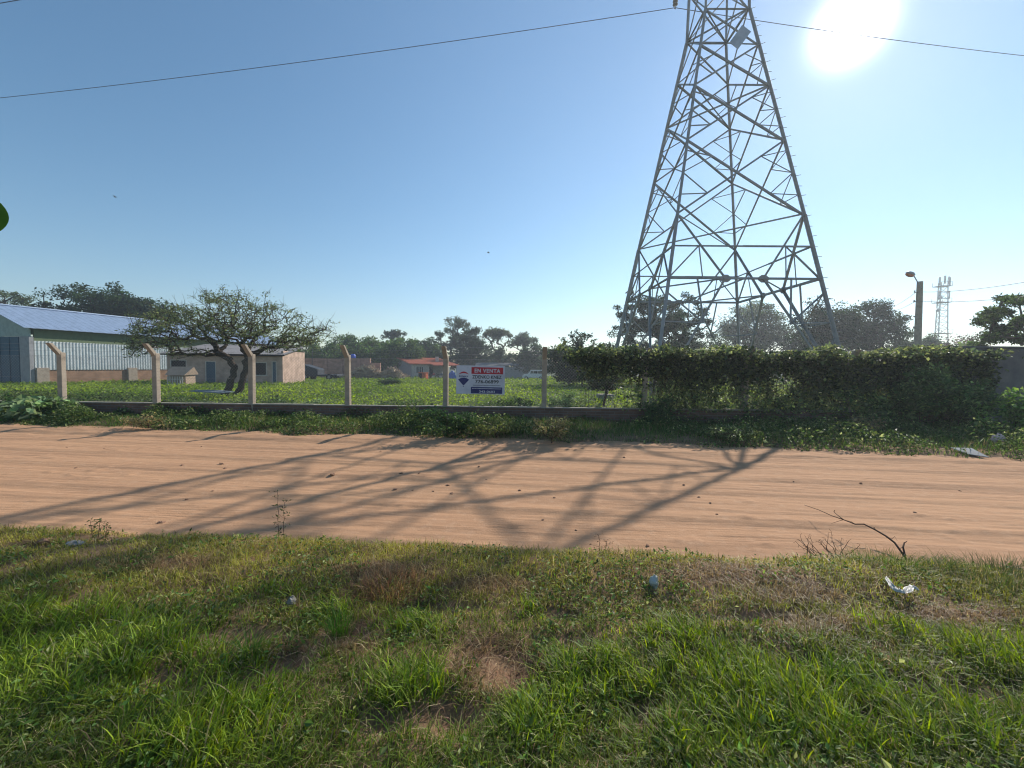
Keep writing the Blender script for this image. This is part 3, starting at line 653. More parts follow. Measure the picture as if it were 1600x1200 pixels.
while x < 17.5: mb.prism([(x, -.02), (x+.09, -.02), (x+.12, .03), (x+.2, .03), (x+.23, -.02), (x+.23, .045), (x, .045)], 'z', zb, zt-.003); x += .23
mb.build('corrugated_siding', M['siding'], shed)
mb = MB(); mb.box(.3, SL, .06, .2, -.3, zb-.004); mb.build('brick_plinth', M['plinth'], shed)
for k, xx in enumerate((.02, 6.6, 13.4)):
    mb = MB(); mb.box(xx+.3, xx+1.1, -.14, .055, -.3, zb+.18); mb.build('pier', M['concrete'], shed, bevel=.02)
mb = MB(); mb.box(17.6, SL, .02, .055, -.3, zt-.01); mb.build('side_wall', M['greyplaster'], shed)
mb = MB(); mb.box(-.02, .28, .0, 1.15, -.3, zt+.35); mb.build('corner_pier', M['greyplaster'], shed, bevel=.02)
mb = MB(); mb.box(-.02, .28, 2*HW-1.1, 2*HW, -.3, zt+.35); mb.build('corner_pier', M['greyplaster'], shed, bevel=.02)
mb = MB(); mb.prism([(.0, zt+.353), (2*HW, zt+.353), (2*HW, ze-.17), (HW, zr-.12), (.0, ze-.12)], 'x', .02, .12); mb.build('gable_panel', M['gable'], shed)
mb = MB(); mb.box(.04, .10, 1.153, 2*HW-1.103, -.3, zt+.34); dr = mb.build('sliding_door', M['bluedoor'], shed)
mb = MB(); [mb.box(.0, .037, 1.3+k*1.18, 1.36+k*1.18, 0, zt+.3) for k in range(7)]; mb.box(.0, .035, 1.2, 2*HW-1.2, 1.6, 1.68); mb.build('door_rib', M['bluedoor'], dr)
mb = MB(); mb.box(SL, SL+.15, .0, 2*HW, -.3, ze-.2); mb.build('rear_wall', M['greyplaster'], shed)

# small brick house beyond the spreading tree
YH = 37.5; hl = at(262, 598, YH-.6); hr = at(442, 597, YH+1.0)
HA = math.atan2(hr[1]-hl[1], hr[0]-hl[0]); HWd = float(np.hypot(hr[0]-hl[0], hr[1]-hl[1])); hl[2] = fieldz(YH)
hs = local('brick_house', 'low pinkish brick house with sheet roof behind the spreading tree', 'house', hl, HA)
HH = 2.75
def hx(px): return (px-262)/(442-262)*HWd
ops = [(266, 291, 1.05, 2.2, 'window'), (319, 336, 0, 2.1, 'door'), (397, 416, .85, 2.05, 'window'), (424, 432, 0, 2.15, 'door')]
mb = MB(); x = 0
for a, b, z0, z1, k in ops:
    mb.box(x, hx(a), 0, .2, -.3, HH); mb.box(hx(a), hx(b), 0, .2, z1, HH)
    if z0 > 0: mb.box(hx(a), hx(b), 0, .2, -.3, z0)
    x = hx(b)
mb.box(x, HWd, 0, .2, -.3, HH); mb.box(0, .2, .2, 6, -.3, HH+.4); mb.box(HWd-.2, HWd, .2, 6, -.3, HH+.4); mb.box(0, HWd, 6, 6.2, -.3, HH+.5); mb.build('wall', M['housebrick'], hs)
for a, b, z0, z1, k in ops:
    mb = MB(); mb.box(hx(a), hx(b), .09, .12, z0, z1); o = mb.build(k, M['dark'] if k == 'window' else M['bluedoor'], hs)
    mb = MB()
    for xx in (hx(a), hx(b)-.07): mb.box(xx, xx+.07, .02, .088, z0, z1)
    mb.box(hx(a)+.071, hx(b)-.071, .02, .088, z1-.08, z1)
    if k == 'window': mb.box(hx(a)-.08, hx(b)+.08, -.06, -.003, z0-.09, z0-.01)
    mb.build('frame', M['cream'], o)
mb = MB(); x = -.3
while x < HWd+.3: mb.add([(x, -.5, HH-.0), (x+.11, -.5, HH+.05), (x+.22, -.5, HH), (x, 6.5, HH+1.15), (x+.11, 6.5, HH+1.2), (x+.22, 6.5, HH+1.15)], [(0, 1, 4, 3), (1, 2, 5, 4), (0, 3, 5, 2)]); x += .22
mb.build('roof', M['oldroof'], hs)
mb = MB(); mb.box(-.3, HWd+.3, -.42, -.36, HH-.14, HH-.02); mb.build('fascia', M['dark'], hs)
mb = MB(); mb.box(hx(424)-3.2, hx(432)+.8, -.9, -.003, -.3, .09); mb.build('doorstep', M['coping'], hs)
# kennel with a picket front
YK = 33.; kp = at(278, 602, YK); kp[2] = fieldz(YK)
kn = local('wooden_kennel', 'small wooden kennel with pitched roof and pale pickets beside the brick house', 'kennel', kp, .05)
mb = MB(); mb.box(-.62, .62, 0, 1.1, 0, .85); mb.build('body', M['wood'], kn)
mb = MB(); mb.add([(-.75, -.35, .85), (.75, -.35, .85), (.9, .55, 1.55), (-.9, .55, 1.55), (-.75, 1.3, .9), (.75, 1.3, .9)], [(0, 1, 2, 3), (3, 2, 5, 4), (0, 3, 4), (1, 5, 2), (0, 4, 5, 1)]); mb.build('roof', M['wood'], kn)
for k in range(7): mb = MB(); mb.box(-.62+k*.19, -.54+k*.19, -.30, -.27, 0, .75); mb.build('picket', M['cream'], kn)
mb = MB(); mb.box(-.65, .66, -.265, -.24, .5, .56); mb.box(-.65, .66, -.265, -.24, .15, .21); mb.build('rail', M['cream'], kn)
# long pink brick wall at the back of the field
YB = 66.; a = at(466, 588, YB); b = at(594, 588, YB-2)
bw = local('brick_wall', 'long weathered pink brick wall with stepped top behind the field', 'wall', (a[0], YB, fieldz(YB)), math.atan2(b[1]-a[1], b[0]-a[0]))
WL = float(np.hypot(b[0]-a[0], b[1]-a[1])); H1 = at(500, 560, YB)[2]-fieldz(YB); H2 = at(590, 567, YB-2)[2]-fieldz(YB)
mb = MB(); f_ = WL/128
mb.prism([(-1.0*f_, -.3), (WL, -.3), (WL, H2), (113*f_, H2), (113*f_, H1+.05), (69*f_, H1+.1), (69*f_, H1-.05), (8*f_, H1), (3*f_, H1*.75), (-1*f_, H1*.45)], 'y', 0, .25); mb.build('brickwork', M['pinkbrick'], bw)
for k in (20, 45, 69, 96, 120): mb = MB(); mb.box(k*f_-.2, k*f_+.2, -.15, -.003, -.3, (H1 if k < 110 else H2)-.1); mb.build('pier', M['pinkbrick'], bw)
mb = MB(); mb.tube([(26*f_, -.4, 0), (26*f_, -.4, H1+1.2)], .05, 6); mb.build('post', M['wire'], bw)
# blue water tank on a stand
YT = 72.; p = at(551.5, 560, YT); p[2] = fieldz(YT); zt_ = at(551, 553.5, YT)[2]-p[2]
tk = local('water_tank', 'bright blue water tank showing above the pink brick wall', 'tank', p, 0)
mb = MB(); mb.lathe((0, 0, zt_-.95), [(.42, 0), (.45, .1), (.45, .8), (.3, .95), (.1, 1.0)], 16); mb.build('drum', M['tank'], tk, True)
for sx in (-.6, .6):
    for sy in (-.6, .6): mb = MB(); mb.bar((sx, sy, -.2), (sx*.6, sy*.6, zt_-.953), .12); mb.build('leg', M['galv'], tk)
# dark trailer
YC = 54.; p = at(503, 590, YC); p[2] = fieldz(YC)
tr = local('farm_trailer', 'dark farm trailer with raised front parked before the pink brick wall', 'trailer', p, -.06)
mb = MB(); mb.prism([(-2.5, .95), (-2.5, 1.95), (-2.1, 2.05), (-.1, 1.45), (-.1, .75), (2.5, .75), (2.5, .5), (-2.3, .5)], 'y', -.9, .9); mb.build('body', M['trailer'], tr, bevel=.04)
mb = MB(); mb.box(-1.95, -1.75, -.93, -.903, 1.15, 1.6); mb.build('window', M['white'], tr)
for xx in (-1.7, 1.5):
    for yy in (-.85, .85):
        mb = MB(); mb.wheel((xx, yy*.98+(.1 if yy > 0 else -.1), .42), .42, .2); o = mb.build('wheel', M['rubber'], tr); mb = MB(); mb.wheel((xx, yy*1.22, .42), .2, .03); mb.build('hub', M['galv'], o)
# wood pile
YW = 62.
def pile(name, px, W, H, label, n, ms):
    p = at(px, 590, YW); t = local(name, label, 'wood pile', (p[0], YW, fieldz(YW)), 0, 'heaps of cut wood')
    for part, m_, nn in (('branches', 'straw', n), ('boards', 'wood', n//2)):
        mb = MB()
        for _ in range(nn):
            u = random.gauss(0, .42); x = u*W/2; zmax = H*math.exp(-u*u*1.6); z = random.random()*zmax; l = random.uniform(.5, 1.5); a = random.uniform(-.9, .9); an = random.uniform(0, 3.1)
            d = Vector((math.cos(an)*math.cos(a), math.sin(an)*math.cos(a), math.sin(a)))*l/2; c = Vector((x, random.gauss(0, .5), z)); 
            if (c-d).z < -.2 or (c+d).z < -.2: d.z = 0
            mb.bar(c-d, c+d, random.uniform(.05, .12), random.uniform(.05, .2))
        o = mb.build(part, M[m_], t); o['kind'] = 'stuff'
pile('wood_pile', 572, 6.5, 1.9, 'wide brown heap of brushwood against the pink brick wall', 420, 0)
pile('wood_pile', 612, 5.0, 1.6, 'smaller pale heap of poles left of the red roofed house', 260, 0)
# red tiled house
YR = 69.; f0 = at(643, 591, YR); f0[2] = fieldz(YR)
rh = local('red_roofed_house', 'small house with red tiled roof and dark porch at the back of the field', 'house', f0, R(29))
EV = at(646, 568, YR)[2]-f0[2]; RD = EV+1.15; W1 = 3.1; W2 = 7.4; D = 9.0
mb = MB(); mb.prism([(.0, -.3), (D, -.3), (D, RD-.15), (.0, EV-.12)], 'x', 0, .2); mb.box(.2, W1, 0, .2, -.3, EV-.12); mb.box(W1-.2, W1, .2, 3.0, -.3, EV-.1); mb.box(W1, W2, 3.0, 3.2, -.3, EV+.1)
mb.prism([(3.2, -.3), (D, -.3), (D, RD-.15), (3.2, EV+.15)], 'x', W2-.2, W2); mb.box(.2, W2-.2, D-.2, D, -.3, RD-.17); mb.build('wall', M['cream'], rh)
mb = MB(); mb.prism([(.0, -.3), (D, -.3), (D, RD-.16), (.0, EV-.13)], 'x', -.05, -.003); mb.build('side_wall', M['greyplaster'], rh)
mb = MB()
def rz(y, e0=0): return EV+(RD-EV)*(y/D)
for (x0, x1, yf) in ((-.4, W1+.15, -.45), (W1+.15, W2+.5, -2.2)):
    x = x0
    while x < x1-.05:
        for dz, dx in ((0, 0), (.07, .13)): mb.add([(x+dx, yf, rz(yf)+dz), (x+dx+.13, yf, rz(yf)+dz), (x+dx+.13, D+.3, rz(D)+dz), (x+dx, D+.3, rz(D)+dz), (x+dx, yf, rz(yf)+dz-.1), (x+dx+.13, yf, rz(yf)+dz-.1), (x+dx+.13, D+.3, rz(D)+dz-.1), (x+dx, D+.3, rz(D)+dz-.1)],
                   [(0, 1, 2, 3), (7, 6, 5, 4), (0, 3, 7, 4), (1, 5, 6, 2), (0, 4, 5, 1), (3, 2, 6, 7)])
        x += .26
rf = mb.build('roof', M['terracotta'], rh); mb = MB(); mb.box(W2-2.2, W2-1.7, 2.6, 3.1, rz(2.8)+.05, rz(2.8)+.95); mb.build('chimney', M['cream'], rf)
mb = MB(); mb.box(.75, 2.1, -.03, -.003, .95, 1.95); wn = mb.build('window', M['dark'], rh); mb = MB(); [mb.box(.75+k*.32, .82+k*.32, -.07, -.033, .95, 1.95) for k in range(5)]; mb.build('window_bars', M['white'], wn)
mb = MB(); mb.box(W1+.6, W1+1.6, 2.95, 2.997, -.1, 2.0); mb.build('door', M['dark'], rh)
for xx in (W1+1.9, W2): mb = MB(); mb.box(xx, xx+.3, -2.0, -1.7, -.3, rz(-1.9)-.12); mb.build('porch_pillar', M['cream'], rh)
# orange cupboard, tarp, motorbikes, van, grey wall
YO = 60.; p = at(661.5, 592, YO)
oc = local('orange_cupboard', 'open orange cupboard standing in the yard before the red roofed house', 'cupboard', (p[0], YO, fieldz(YO)), R(-22))
mb = MB(); mb.box(-.62, .62, -.35, .35, .05, 1.05); mb.build('carcass', M['orange'], oc, bevel=.02)
mb = MB(); mb.box(-.56, -.02, -.38, -.352, .1, .98); mb.build('opening', M['dark'], oc)
mb = MB(); mb.box(.02, .58, -.385, -.352, .1, .98); mb.build('door', M['orange'], oc)
mb = MB(); mb.box(-.68, .68, -.41, .40, 1.053, 1.1); mb.build('top', M['orange'], oc)
YP = 64.; p = at(708, 592, YP)
tp_ = local('blue_tarpaulin', 'crumpled bright blue tarpaulin over a heap left of the sale board', 'tarpaulin', (p[0], YP, fieldz(YP)), 0)
V = []; n1 = 26
for i in range(n1):
    for j in range(n1):
        x = -1+2*i/(n1-1); y = -1+2*j/(n1-1); r = max(abs(x), abs(y)); z = 1.35*(1-r**2.2)*(.8+.35*float(vn(x*2+5, y*2+5, 2)))*(1 if x < .1 else .85)
        V.append((x*.95, y*.8, max(-.1, z+.12*float(vn(x*5, y*5, 4))-.06)))
Q = [(i*n1+j, (i+1)*n1+j, (i+1)*n1+j+1, i*n1+j+1) for i in range(n1-1) for j in range(n1-1)]
npmesh('cover', V, Q, None, M['tarp'], parent=tp_)
mb = MB(); mb.add([(.35, -.86, .9), (.75, -.88, .35), (.9, -.9, .3), (.95, -.88, .75), (.6, -.7, 1.15)], [(0, 1, 2, 3, 4), (4, 3, 2, 1, 0)]); mb.build('pale_lining', M['white'], tp_)
def motorbike(px, Y, rz_, label):
    p = at(px, 591, Y); t = local('motorbike', label, 'motorbike', (p[0], Y, fieldz(Y)), rz_, 'motorbikes by the porch')
    for xx, nm in ((-.62, 'wheel'), (.66, 'wheel')):
        mb = MB(); n = 20
        v = []; f = []
        for i in range(n):
            a = 2*math.pi*i/n
            for j in range(6): b = 2*math.pi*j/6; r = .28+.045*math.cos(b); v.append((xx+r*math.cos(a), .045*math.sin(b), .32+r*math.sin(a)))
        for i in range(n):
            for j in range(6): f.append((i*6+j, ((i+1) % n)*6+j, ((i+1) % n)*6+(j+1) % 6, i*6+(j+1) % 6))
        mb.add(v, f); w_ = mb.build('wheel', M['rubber'], t)
        mb = MB(); [mb.bar((xx, 0, .32), (xx+.25*math.cos(a), 0, .32+.25*math.sin(a)), .012) for a in np.linspace(0, 6.28, 9)[:-1]]; mb.build('spokes', M['steel'], w_)
    mb = MB(); mb.tube([(-.62, .08, .32), (-.2, .08, .45), (.1, 0, .4), (.42, 0, .85)], .035, 6); mb.tube([(-.45, 0, .72), (.1, 0, .62), (.42, 0, .85), (.66, .06, .32)], .03, 6); mb.build('frame', M['wire'], t, True)
    mb = MB(); mb.prism([(-.2, .28), (.22, .28), (.28, .55), (-.1, .6)], 'y', -.12, .12); mb.build('engine', M['steel'], t, bevel=.03)
    mb = MB(); mb.prism([(-.05, .72), (.38, .78), (.34, .95), (.05, .93)], 'y', -.11, .11); mb.build('fuel_tank', M['signred'] if rz_ > 0 else M['bluedoor'], t, bevel=.04)
    mb = MB(); mb.prism([(-.65, .78), (-.05, .74), (-.02, .84), (-.7, .88)], 'y', -.12, .12); mb.build('saddle', M['rubber'], t, bevel=.03)
    mb = MB(); mb.tube([(.36, -.32, 1.08), (.42, -.1, 1.0), (.42, .1, 1.0), (.36, .32, 1.08)], .015, 5); mb.build('handlebar', M['steel'], t)
    mb = MB(); mb.wheel((.55, 0, .9), .09, .1, 'x', 12); mb.build('headlamp', M['glass'], t); return t
motorbike(676, 62, .25, 'dark motorbike parked beside the orange cupboard'); motorbike(688, 63, -.15, 'second motorbike, nearer the blue tarpaulin')
YV = 66.; p = at(833.5, 592, YV)
vn_ = local('white_van', 'small white van with low bonnet parked at the far edge of the field', 'van', (p[0], YV, fieldz(YV)), R(176))
mb = MB(); mb.prism([(-1.75, .35), (-1.8, 1.1), (-1.65, 1.45), (-1.5, 1.62), (.45, 1.62), (.85, 1.02), (1.65, .85), (1.75, .6), (1.75, .35)], 'y', -.72, .72); mb.build('body', M['white'], vn_, bevel=.06)
for x0, x1 in ((-1.5, -.75), (-.65, .0), (.08, .5)):
    for sy in (-1, 1):
        mb = MB(); xs = [(x0, 1.05), (x1, 1.05), (x1-(.0 if x1 < .3 else .1), 1.5), (x0, 1.5)]; mb.prism(xs, 'y', sy*.722, sy*.735); mb.build('window', M['glass'], vn_)
mb = MB(); mb.add([(.89, -.6, 1.06), (.89, .6, 1.06), (.53, .6, 1.55), (.53, -.6, 1.55)], [(0, 1, 2, 3)]); mb.build('windscreen', M['glass'], vn_)
for xx in (-1.15, 1.15):
    for yy in (-.66, .66): mb = MB(); mb.wheel((xx, yy, .3), .3, .18); o = mb.build('wheel', M['rubber'], vn_); mb = MB(); mb.wheel((xx, yy*1.15, .3), .16, .03); mb.build('rim', M['steel'], o)
for yy in (-.5, .5): mb = MB(); mb.box(1.74, 1.78, yy-.12, yy+.12, .62, .76); mb.build('headlight', M['steel'], vn_)
YG = 74.; a = at(742, 591, YG); b = at(826, 591, YG)
gw = local('yard_wall', 'plain grey yard wall with a leaning sheet roof behind the sale board', 'wall', (a[0], YG, fieldz(YG)), 0)
mb = MB(); WLg = float(b[0]-a[0]); Hg = at(800, 573, YG)[2]-fieldz(YG); mb.box(0, WLg, 0, .2, -.3, Hg); mb.build('render', M['greyplaster'], gw)
mb = MB(); [mb.box(k*2.4, k*2.4+.25, -.08, -.003, -.3, Hg+(.5 if k == 3 else 0)) for k in range(5)]; mb.build('pier', M['greyplaster'], gw)
mb = MB(); mb.add([(0, -.5, Hg+.1), (8, -.5, Hg+.3), (8, 3, Hg+.8), (0, 3, Hg+.7), (0, -.5, Hg+.04), (8, -.5, Hg+.24), (8, 3, Hg+.74), (0, 3, Hg+.64)], [(0, 1, 2, 3), (7, 6, 5, 4), (0, 4, 5, 1), (1, 5, 6, 2), (2, 6, 7, 3), (3, 7, 4, 0)]); mb.build('sheet_roof', M['oldroof'], gw)

# ================================================================== TREES
def bt(px0, px1, ytop, Y, name, label, cat='tree', **k):
    cx = (px0+px1)/2; a = X_at(px0, Y); b = X_at(px1, Y); zt_ = at(cx, ytop, Y)[2]; zb_ = fieldz(Y) if Y < 120 else -.97
    h = zt_-zb_; rx = abs(b-a)/2; k.setdefault('crown_h', h*(.95 if name == 'dense_tree' else .8)); k.setdefault('group', 'trees behind the field')
    return tree(name, label, cat, (cx_ := (a+b)/2, Y, zb_), h, rx, k.pop('ry', rx*.8), k.pop('crown_h'), **k)
DG = (.030, .055, .022); MG = (.045, .075, .028); PG = (.085, .115, .055); GG = (.06, .085, .05)
bt(-70, 72, 452, 62, 'airy_tree', 'pale airy tree rising behind the shed at the left edge', nleaf=2600, nclump=45, tint=PG, lsize=.3, flat=.35, crown_h=4.2, trunk=.25)
bt(98, 232, 449, 58, 'dense_tree', 'rounded dark green tree behind the middle of the shed roof', nleaf=9500, nclump=120, tint=DG, lsize=.34, trunk=.3, alt=MG, crown_h=7, shell=.4, rc=1.3)
bt(190, 268, 466, 60, 'dense_tree', 'lower dark tree between the rounded tree behind the shed and the spreading acacia', nleaf=5500, nclump=60, tint=DG, lsize=.34, trunk=.3, alt=MG, crown_h=6.5)
for a, b, y, l in ((478, 560, 531, 'sunlit green tree behind the dark trailer'), (540, 606, 529, 'sunlit green tree behind the stepped end of the pink brick wall'), (606, 668, 530, 'bright green tree above the left end of the red roof')):
    bt(a, b, y, 78, 'dense_tree', l, nleaf=5200, nclump=70, tint=(.07, .12, .04), alt=(.11, .18, .05), pa=.3, lsize=.38, trunk=.3, rc=1.3)  # lighter tints put sunlight into the leaf colour
for k_, (a, b, y) in enumerate(((430, 500, 548), (530, 600, 545), (585, 650, 548), (690, 745, 548), (735, 800, 552), (800, 860, 552), (1110, 1190, 533), (1220, 1290, 520), (1390, 1470, 528), (1000, 1080, 534))):
    bt(a, b, y, 92 if a < 900 else 58, 'understory_bush', ['leafy bush left of the pink brick wall', 'bush above the middle of the pink brick wall', 'bush behind the wood piles', 'bush between the red roofed house and the sale board', 'bush behind the sale board', 'bush behind the white van', 'bush under the middle of the pylon', 'bush beside the right leg of the pylon', 'bush behind the street lamp pole', 'bush under the umbrella tree'][k_], 'bush', nleaf=2600, nclump=36, tint=(MG, DG, GG)[k_ % 3], lsize=.42 if a < 900 else .3, trunk=.15, crown_h=4.2 if a < 900 else 2.6, group='bushes under the far trees')
for a, b, y, Y, l in ((448, 520, 532, 84, 'dark tree directly behind the left end of the pink brick wall'), (512, 582, 523, 86, 'dark rounded tree above the pink brick wall right of the spreading tree'), (560, 612, 528, 88, 'dark green tree behind the blue water tank'),
                      (588, 648, 526, 84, 'broad dark tree left of the red roofed house'), (636, 700, 528, 86, 'dark bushy tree right behind the red tiled roof')):
    bt(a, b, y, Y, 'dense_tree', l, nleaf=5600, nclump=75, tint=(.055, .10, .035), alt=(.10, .17, .05), pa=.3, rc=1.3, lsize=.42, trunk=.3)
bt(596, 630, 518, 110, 'umbrella_tree', 'small flat topped tree poking above the dark row of trees', nleaf=1300, nclump=22, tint=GG, lsize=.45, flat=.4, crown_h=3.2, trunk=.3)
bt(676, 752, 494, 92, 'eucalyptus', 'tall airy grey green tree above the sale board', nleaf=7000, nclump=110, tint=GG, alt=PG, lsize=.36, trunk=.4, rc=.95, shell=.5, crown_h=11)
bt(716, 764, 516, 82, 'dense_tree', 'very dark narrow tree beside the tall airy one', nleaf=4600, nclump=45, tint=(.022, .04, .022), lsize=.4, trunk=.3)
bt(752, 800, 514, 96, 'airy_tree', 'light olive crown right of the very dark narrow tree', nleaf=2400, nclump=40, tint=PG, lsize=.4, trunk=.3, flat=.3, crown_h=6)
bt(760, 808, 544, 80, 'dense_tree', 'low mid green tree behind the grey yard wall', nleaf=2600, nclump=35, tint=GG, lsize=.4, trunk=.2)
bt(796, 840, 524, 92, 'umbrella_tree', 'flat topped tree above the white van', nleaf=2000, nclump=30, tint=GG, lsize=.4, flat=.4, crown_h=4.2, trunk=.3)
bt(796, 868, 541, 76, 'dense_tree', 'dark low tree right behind the white van', nleaf=4800, nclump=50, tint=DG, lsize=.38, trunk=.25, crown_h=5.8)
bt(850, 930, 535, 40, 'dense_tree', 'dark thicket tree behind the last bare fence post', nleaf=7500, nclump=70, tint=DG, lsize=.22, trunk=.14, crown_h=3.8)
bt(905, 985, 540, 36, 'dense_tree', 'dark thicket tree left of the pylon foot', nleaf=7500, nclump=70, tint=DG, lsize=.2, trunk=.14, crown_h=3.4)
bt(868, 950, 510, 37, 'thorn_tree', 'spindly tree with bare twigs above the dark thicket', nleaf=700, nclump=40, tint=GG, lsize=.2, trunk=.09, rc=.3, shell=.7, crown_h=3.2)
bt(946, 1120, 456, 47, 'umbrella_tree', 'large dark umbrella tree seen through the left half of the pylon', nleaf=20000, nclump=210, tint=(.04, .065, .032), lsize=.2, crown_h=7.4, trunk=.34, rc=.6, shell=.55)
bt(1120, 1218, 473, 66, 'airy_tree', 'round pale green tree in the middle under the pylon', nleaf=9000, nclump=110, tint=PG, lsize=.3, trunk=.3, shell=.35, crown_h=8)
bt(1180, 1270, 500, 60, 'dense_tree', 'lower green tree between the pale tree and the dark clump', nleaf=4500, nclump=50, tint=GG, lsize=.3, trunk=.25)
bt(1060, 1150, 524, 52, 'dense_tree', 'low olive tree under the middle of the pylon', nleaf=3800, nclump=50, tint=GG, lsize=.26, trunk=.2)
bt(1244, 1340, 474, 44, 'dense_tree', 'dense dark tree behind the right foot of the pylon', nleaf=9500, nclump=90, tint=DG, lsize=.23, trunk=.3, crown_h=6)
bt(1318, 1402, 472, 46, 'dense_tree', 'dense dark tree left of the street lamp', nleaf=8500, nclump=80, tint=DG, lsize=.24, trunk=.3, crown_h=6)
bt(1385, 1440, 516, 50, 'dense_tree', 'small dark tree at the foot of the street lamp', nleaf=2600, nclump=35, tint=GG, lsize=.26, trunk=.15)
bt(1440, 1478, 518, 60, 'airy_tree', 'low airy bush at the foot of the antenna mast', nleaf=1200, nclump=25, tint=PG, lsize=.26, trunk=.12)
bt(1462, 1545, 521, 44, 'blossom_tree', 'low tree with pinkish dry blossom right of the mast', nleaf=3200, nclump=45, tint=(.16, .12, .105), alt=(.08, .1, .05), pa=.35, lsize=.2, trunk=.14)
# flame tree at right edge: layered horizontal boughs
YF = 20.; zF = fieldz(YF)
pads = []
for px, py, n, rx_ in ((1585, 470, 10, 1.0), (1560, 486, 7, .8), (1545, 500, 7, .7), (1600, 500, 9, 1.0), (1575, 515, 8, .9), (1550, 528, 8, .9), (1610, 530, 8, 1.0), (1640, 480, 12, 1.4), (1660, 500, 12, 1.5), (1700, 520, 10, 1.5), (1530, 540, 5, .5)):
    for _ in range(n): q = at(px, py, YF+random.gauss(0, 1.2)); pads.append((q[0]+random.gauss(0, rx_*.35), q[1], q[2]+random.gauss(0, .07)))
fx = X_at(1665, YF); sp_ = np.array(pads)-np.array([fx, YF, zF])
tree('flame_tree', 'broad leaved tree with layered level boughs at the right edge', 'tree', (fx, YF, zF), 4.9, 1.8, 1.6, 2.2, nclump=12, nleaf=9000, lsize=.13, tint=(.05, .085, .03), alt=(.09, .14, .04), pa=.25, rc=.36, trunk=.22, seedpts=sp_)
# spreading thorny acacia in the field
YA = 21.5; pa_ = at(362, 622, YA); zA = fieldz(YA)
ac = thing('spreading_acacia', 'wide flat crowned thorny tree with forked trunk in front of the brick house', 'tree', (pa_[0], YA, zA))
def rel(px, py, dy=0.): q = at(px, py, YA+dy); return q-np.array([pa_[0], YA, zA])
lobes = [(345, 470, 40, 12, 9), (300, 490, 45, 14, 11), (395, 490, 45, 16, 12), (440, 500, 40, 16, 11), (255, 500, 40, 13, 9), (225, 520, 30, 14, 8), (485, 520, 28, 14, 8), (210, 540, 18, 10, 5), (455, 535, 40, 12, 9), (330, 515, 50, 16, 9), (390, 520, 45, 12, 9), (260, 540, 35, 8, 5), (505, 515, 14, 8, 3), (330, 500, 60, 18, 10)]
pts = []
for px, py, sx, sy, n in lobes:
    for _ in range(int(n*6.5)): pts.append(rel(random.gauss(px, sx*.55), random.gauss(py, sy*.6), random.gauss(0, 1.7)))
pts = np.array(pts)
# two stems, each with its own share of the crown
s1 = [rel(352, 624), rel(354, 612, -.05), rel(361, 592, 0), rel(367, 574, .1), rel(360, 562, .1), rel(340, 552, .2)]
s2 = [rel(368, 624, .15), rel(372, 612, .2), rel(380, 592, .3), rel(386, 572, .3), rel(386, 552, .3), rel(390, 538, .4)]
left = pts[:, 0] < rel(372, 500)[0]+rng.normal(size=len(pts))*.5
mb = MB(); TN = []
for st, sel in ((s1, left), (s2, ~left)):
    inner = pts[sel]*np.array([.6, .6, 1.0])+np.array([0, 0, -.35])*1.0; inner = inner[::5]; inner[:, 2] = np.clip(inner[:, 2], 1.9, None)
    nodes, par, pl = skeleton(st, np.concatenate([inner, pts[sel]]), .22)
    _, cnt = skel_mesh(nodes, par, .165, .007, .07, 6, .56, mb)
    TN.append(nodes[len(st):])
# bare thorny twigs standing above the crown
tw = MB(); NN = np.concatenate(TN)
for _ in range(620):
    p = NN[rng.integers(len(NN))]; d = unit(1)[0]; d[2] = abs(d[2])*.9+.25; l = random.uniform(.25, .65); q = p+d*l; m_ = (p+q)/2+rng.normal(size=3)*.04
    tw.tube([p, m_, q], [.008, .006, .003], 3, False)
    e = m_+unit(1)[0]*.18+np.array([0, 0, .08]); tw.tube([m_, e], [.005, .003], 3, False)
mb.build('trunk', M['bark'], ac, True); tw.build('twigs', M['bark'], ac)
idx = rng.integers(len(NN), size=30000); dens = fbm(NN[:, 0]*.6+30, NN[:, 2]*1.6+20, 5)[idx]; keep = rng.random(len(idx)) < sst(.36, .58, dens)*.95+.18; idx = idx[keep]
P = NN[idx]+unit(len(idx))*(rng.random(len(idx))**.6)[:, None]*np.array([.34, .34, .15]); V, T = leaves(P, .085, .5)
npmesh('crown', V, None, T, M['leaf'], tints(len(P), (.10, .13, .055), .35, (.17, .20, .09), .3), ac)

# young trees behind the creeper
for k, (px, Y, l) in enumerate(((944, 14.6, 'thin stemmed young tree in the field where the creeper begins'), (1052, 14.2, 'young tree with leaning stems seen through the creeper gap'))):
    bt(px-38, px+42, 560, Y, 'young_tree', l, nleaf=2400, nclump=30, tint=DG, lsize=.09, trunk=.05, crown_h=1.15, rc=.3, group='young trees behind the creeper', leafm='leaf')

# ================================================================== CREEPER ON THE FENCE
hd_ = thing('creeper', 'thick dark green creeper draped over the right half of the wire fence', 'creeper', (FX, FY, 0), FA)
def px2s(px): # distance along the fence for a picture column
    d = ray(px, 590); s_ = 0
    A_ = np.array([[math.cos(FA), -d[0]], [math.sin(FA), -d[1]]]); return float(np.linalg.solve(A_, np.array([-FX, -FY]))[0])
S0, S1 = px2s(930), px2s(1512)
n = 150000; s = rng.uniform(S0-1.6, S1+.5, n); z = rng.uniform(.45, 2.38, n); y = rng.normal(size=n)*.15+.02
top = 1.78+.38*fbm(s*1.0, s*0+2, 3)+.26*vn(s*4, s*0, 4)
hang = fbm(s*1.5, z*.5, 6)*.75+fbm(s*4, z*1.6, 7)*.35; spk = fbm(s*5, z*5, 17)
start = sst(S0-1.5, S0+.6, s+.6*(vn(s*2, z*2, 3)-.5)+(z-1.9)*1.0)
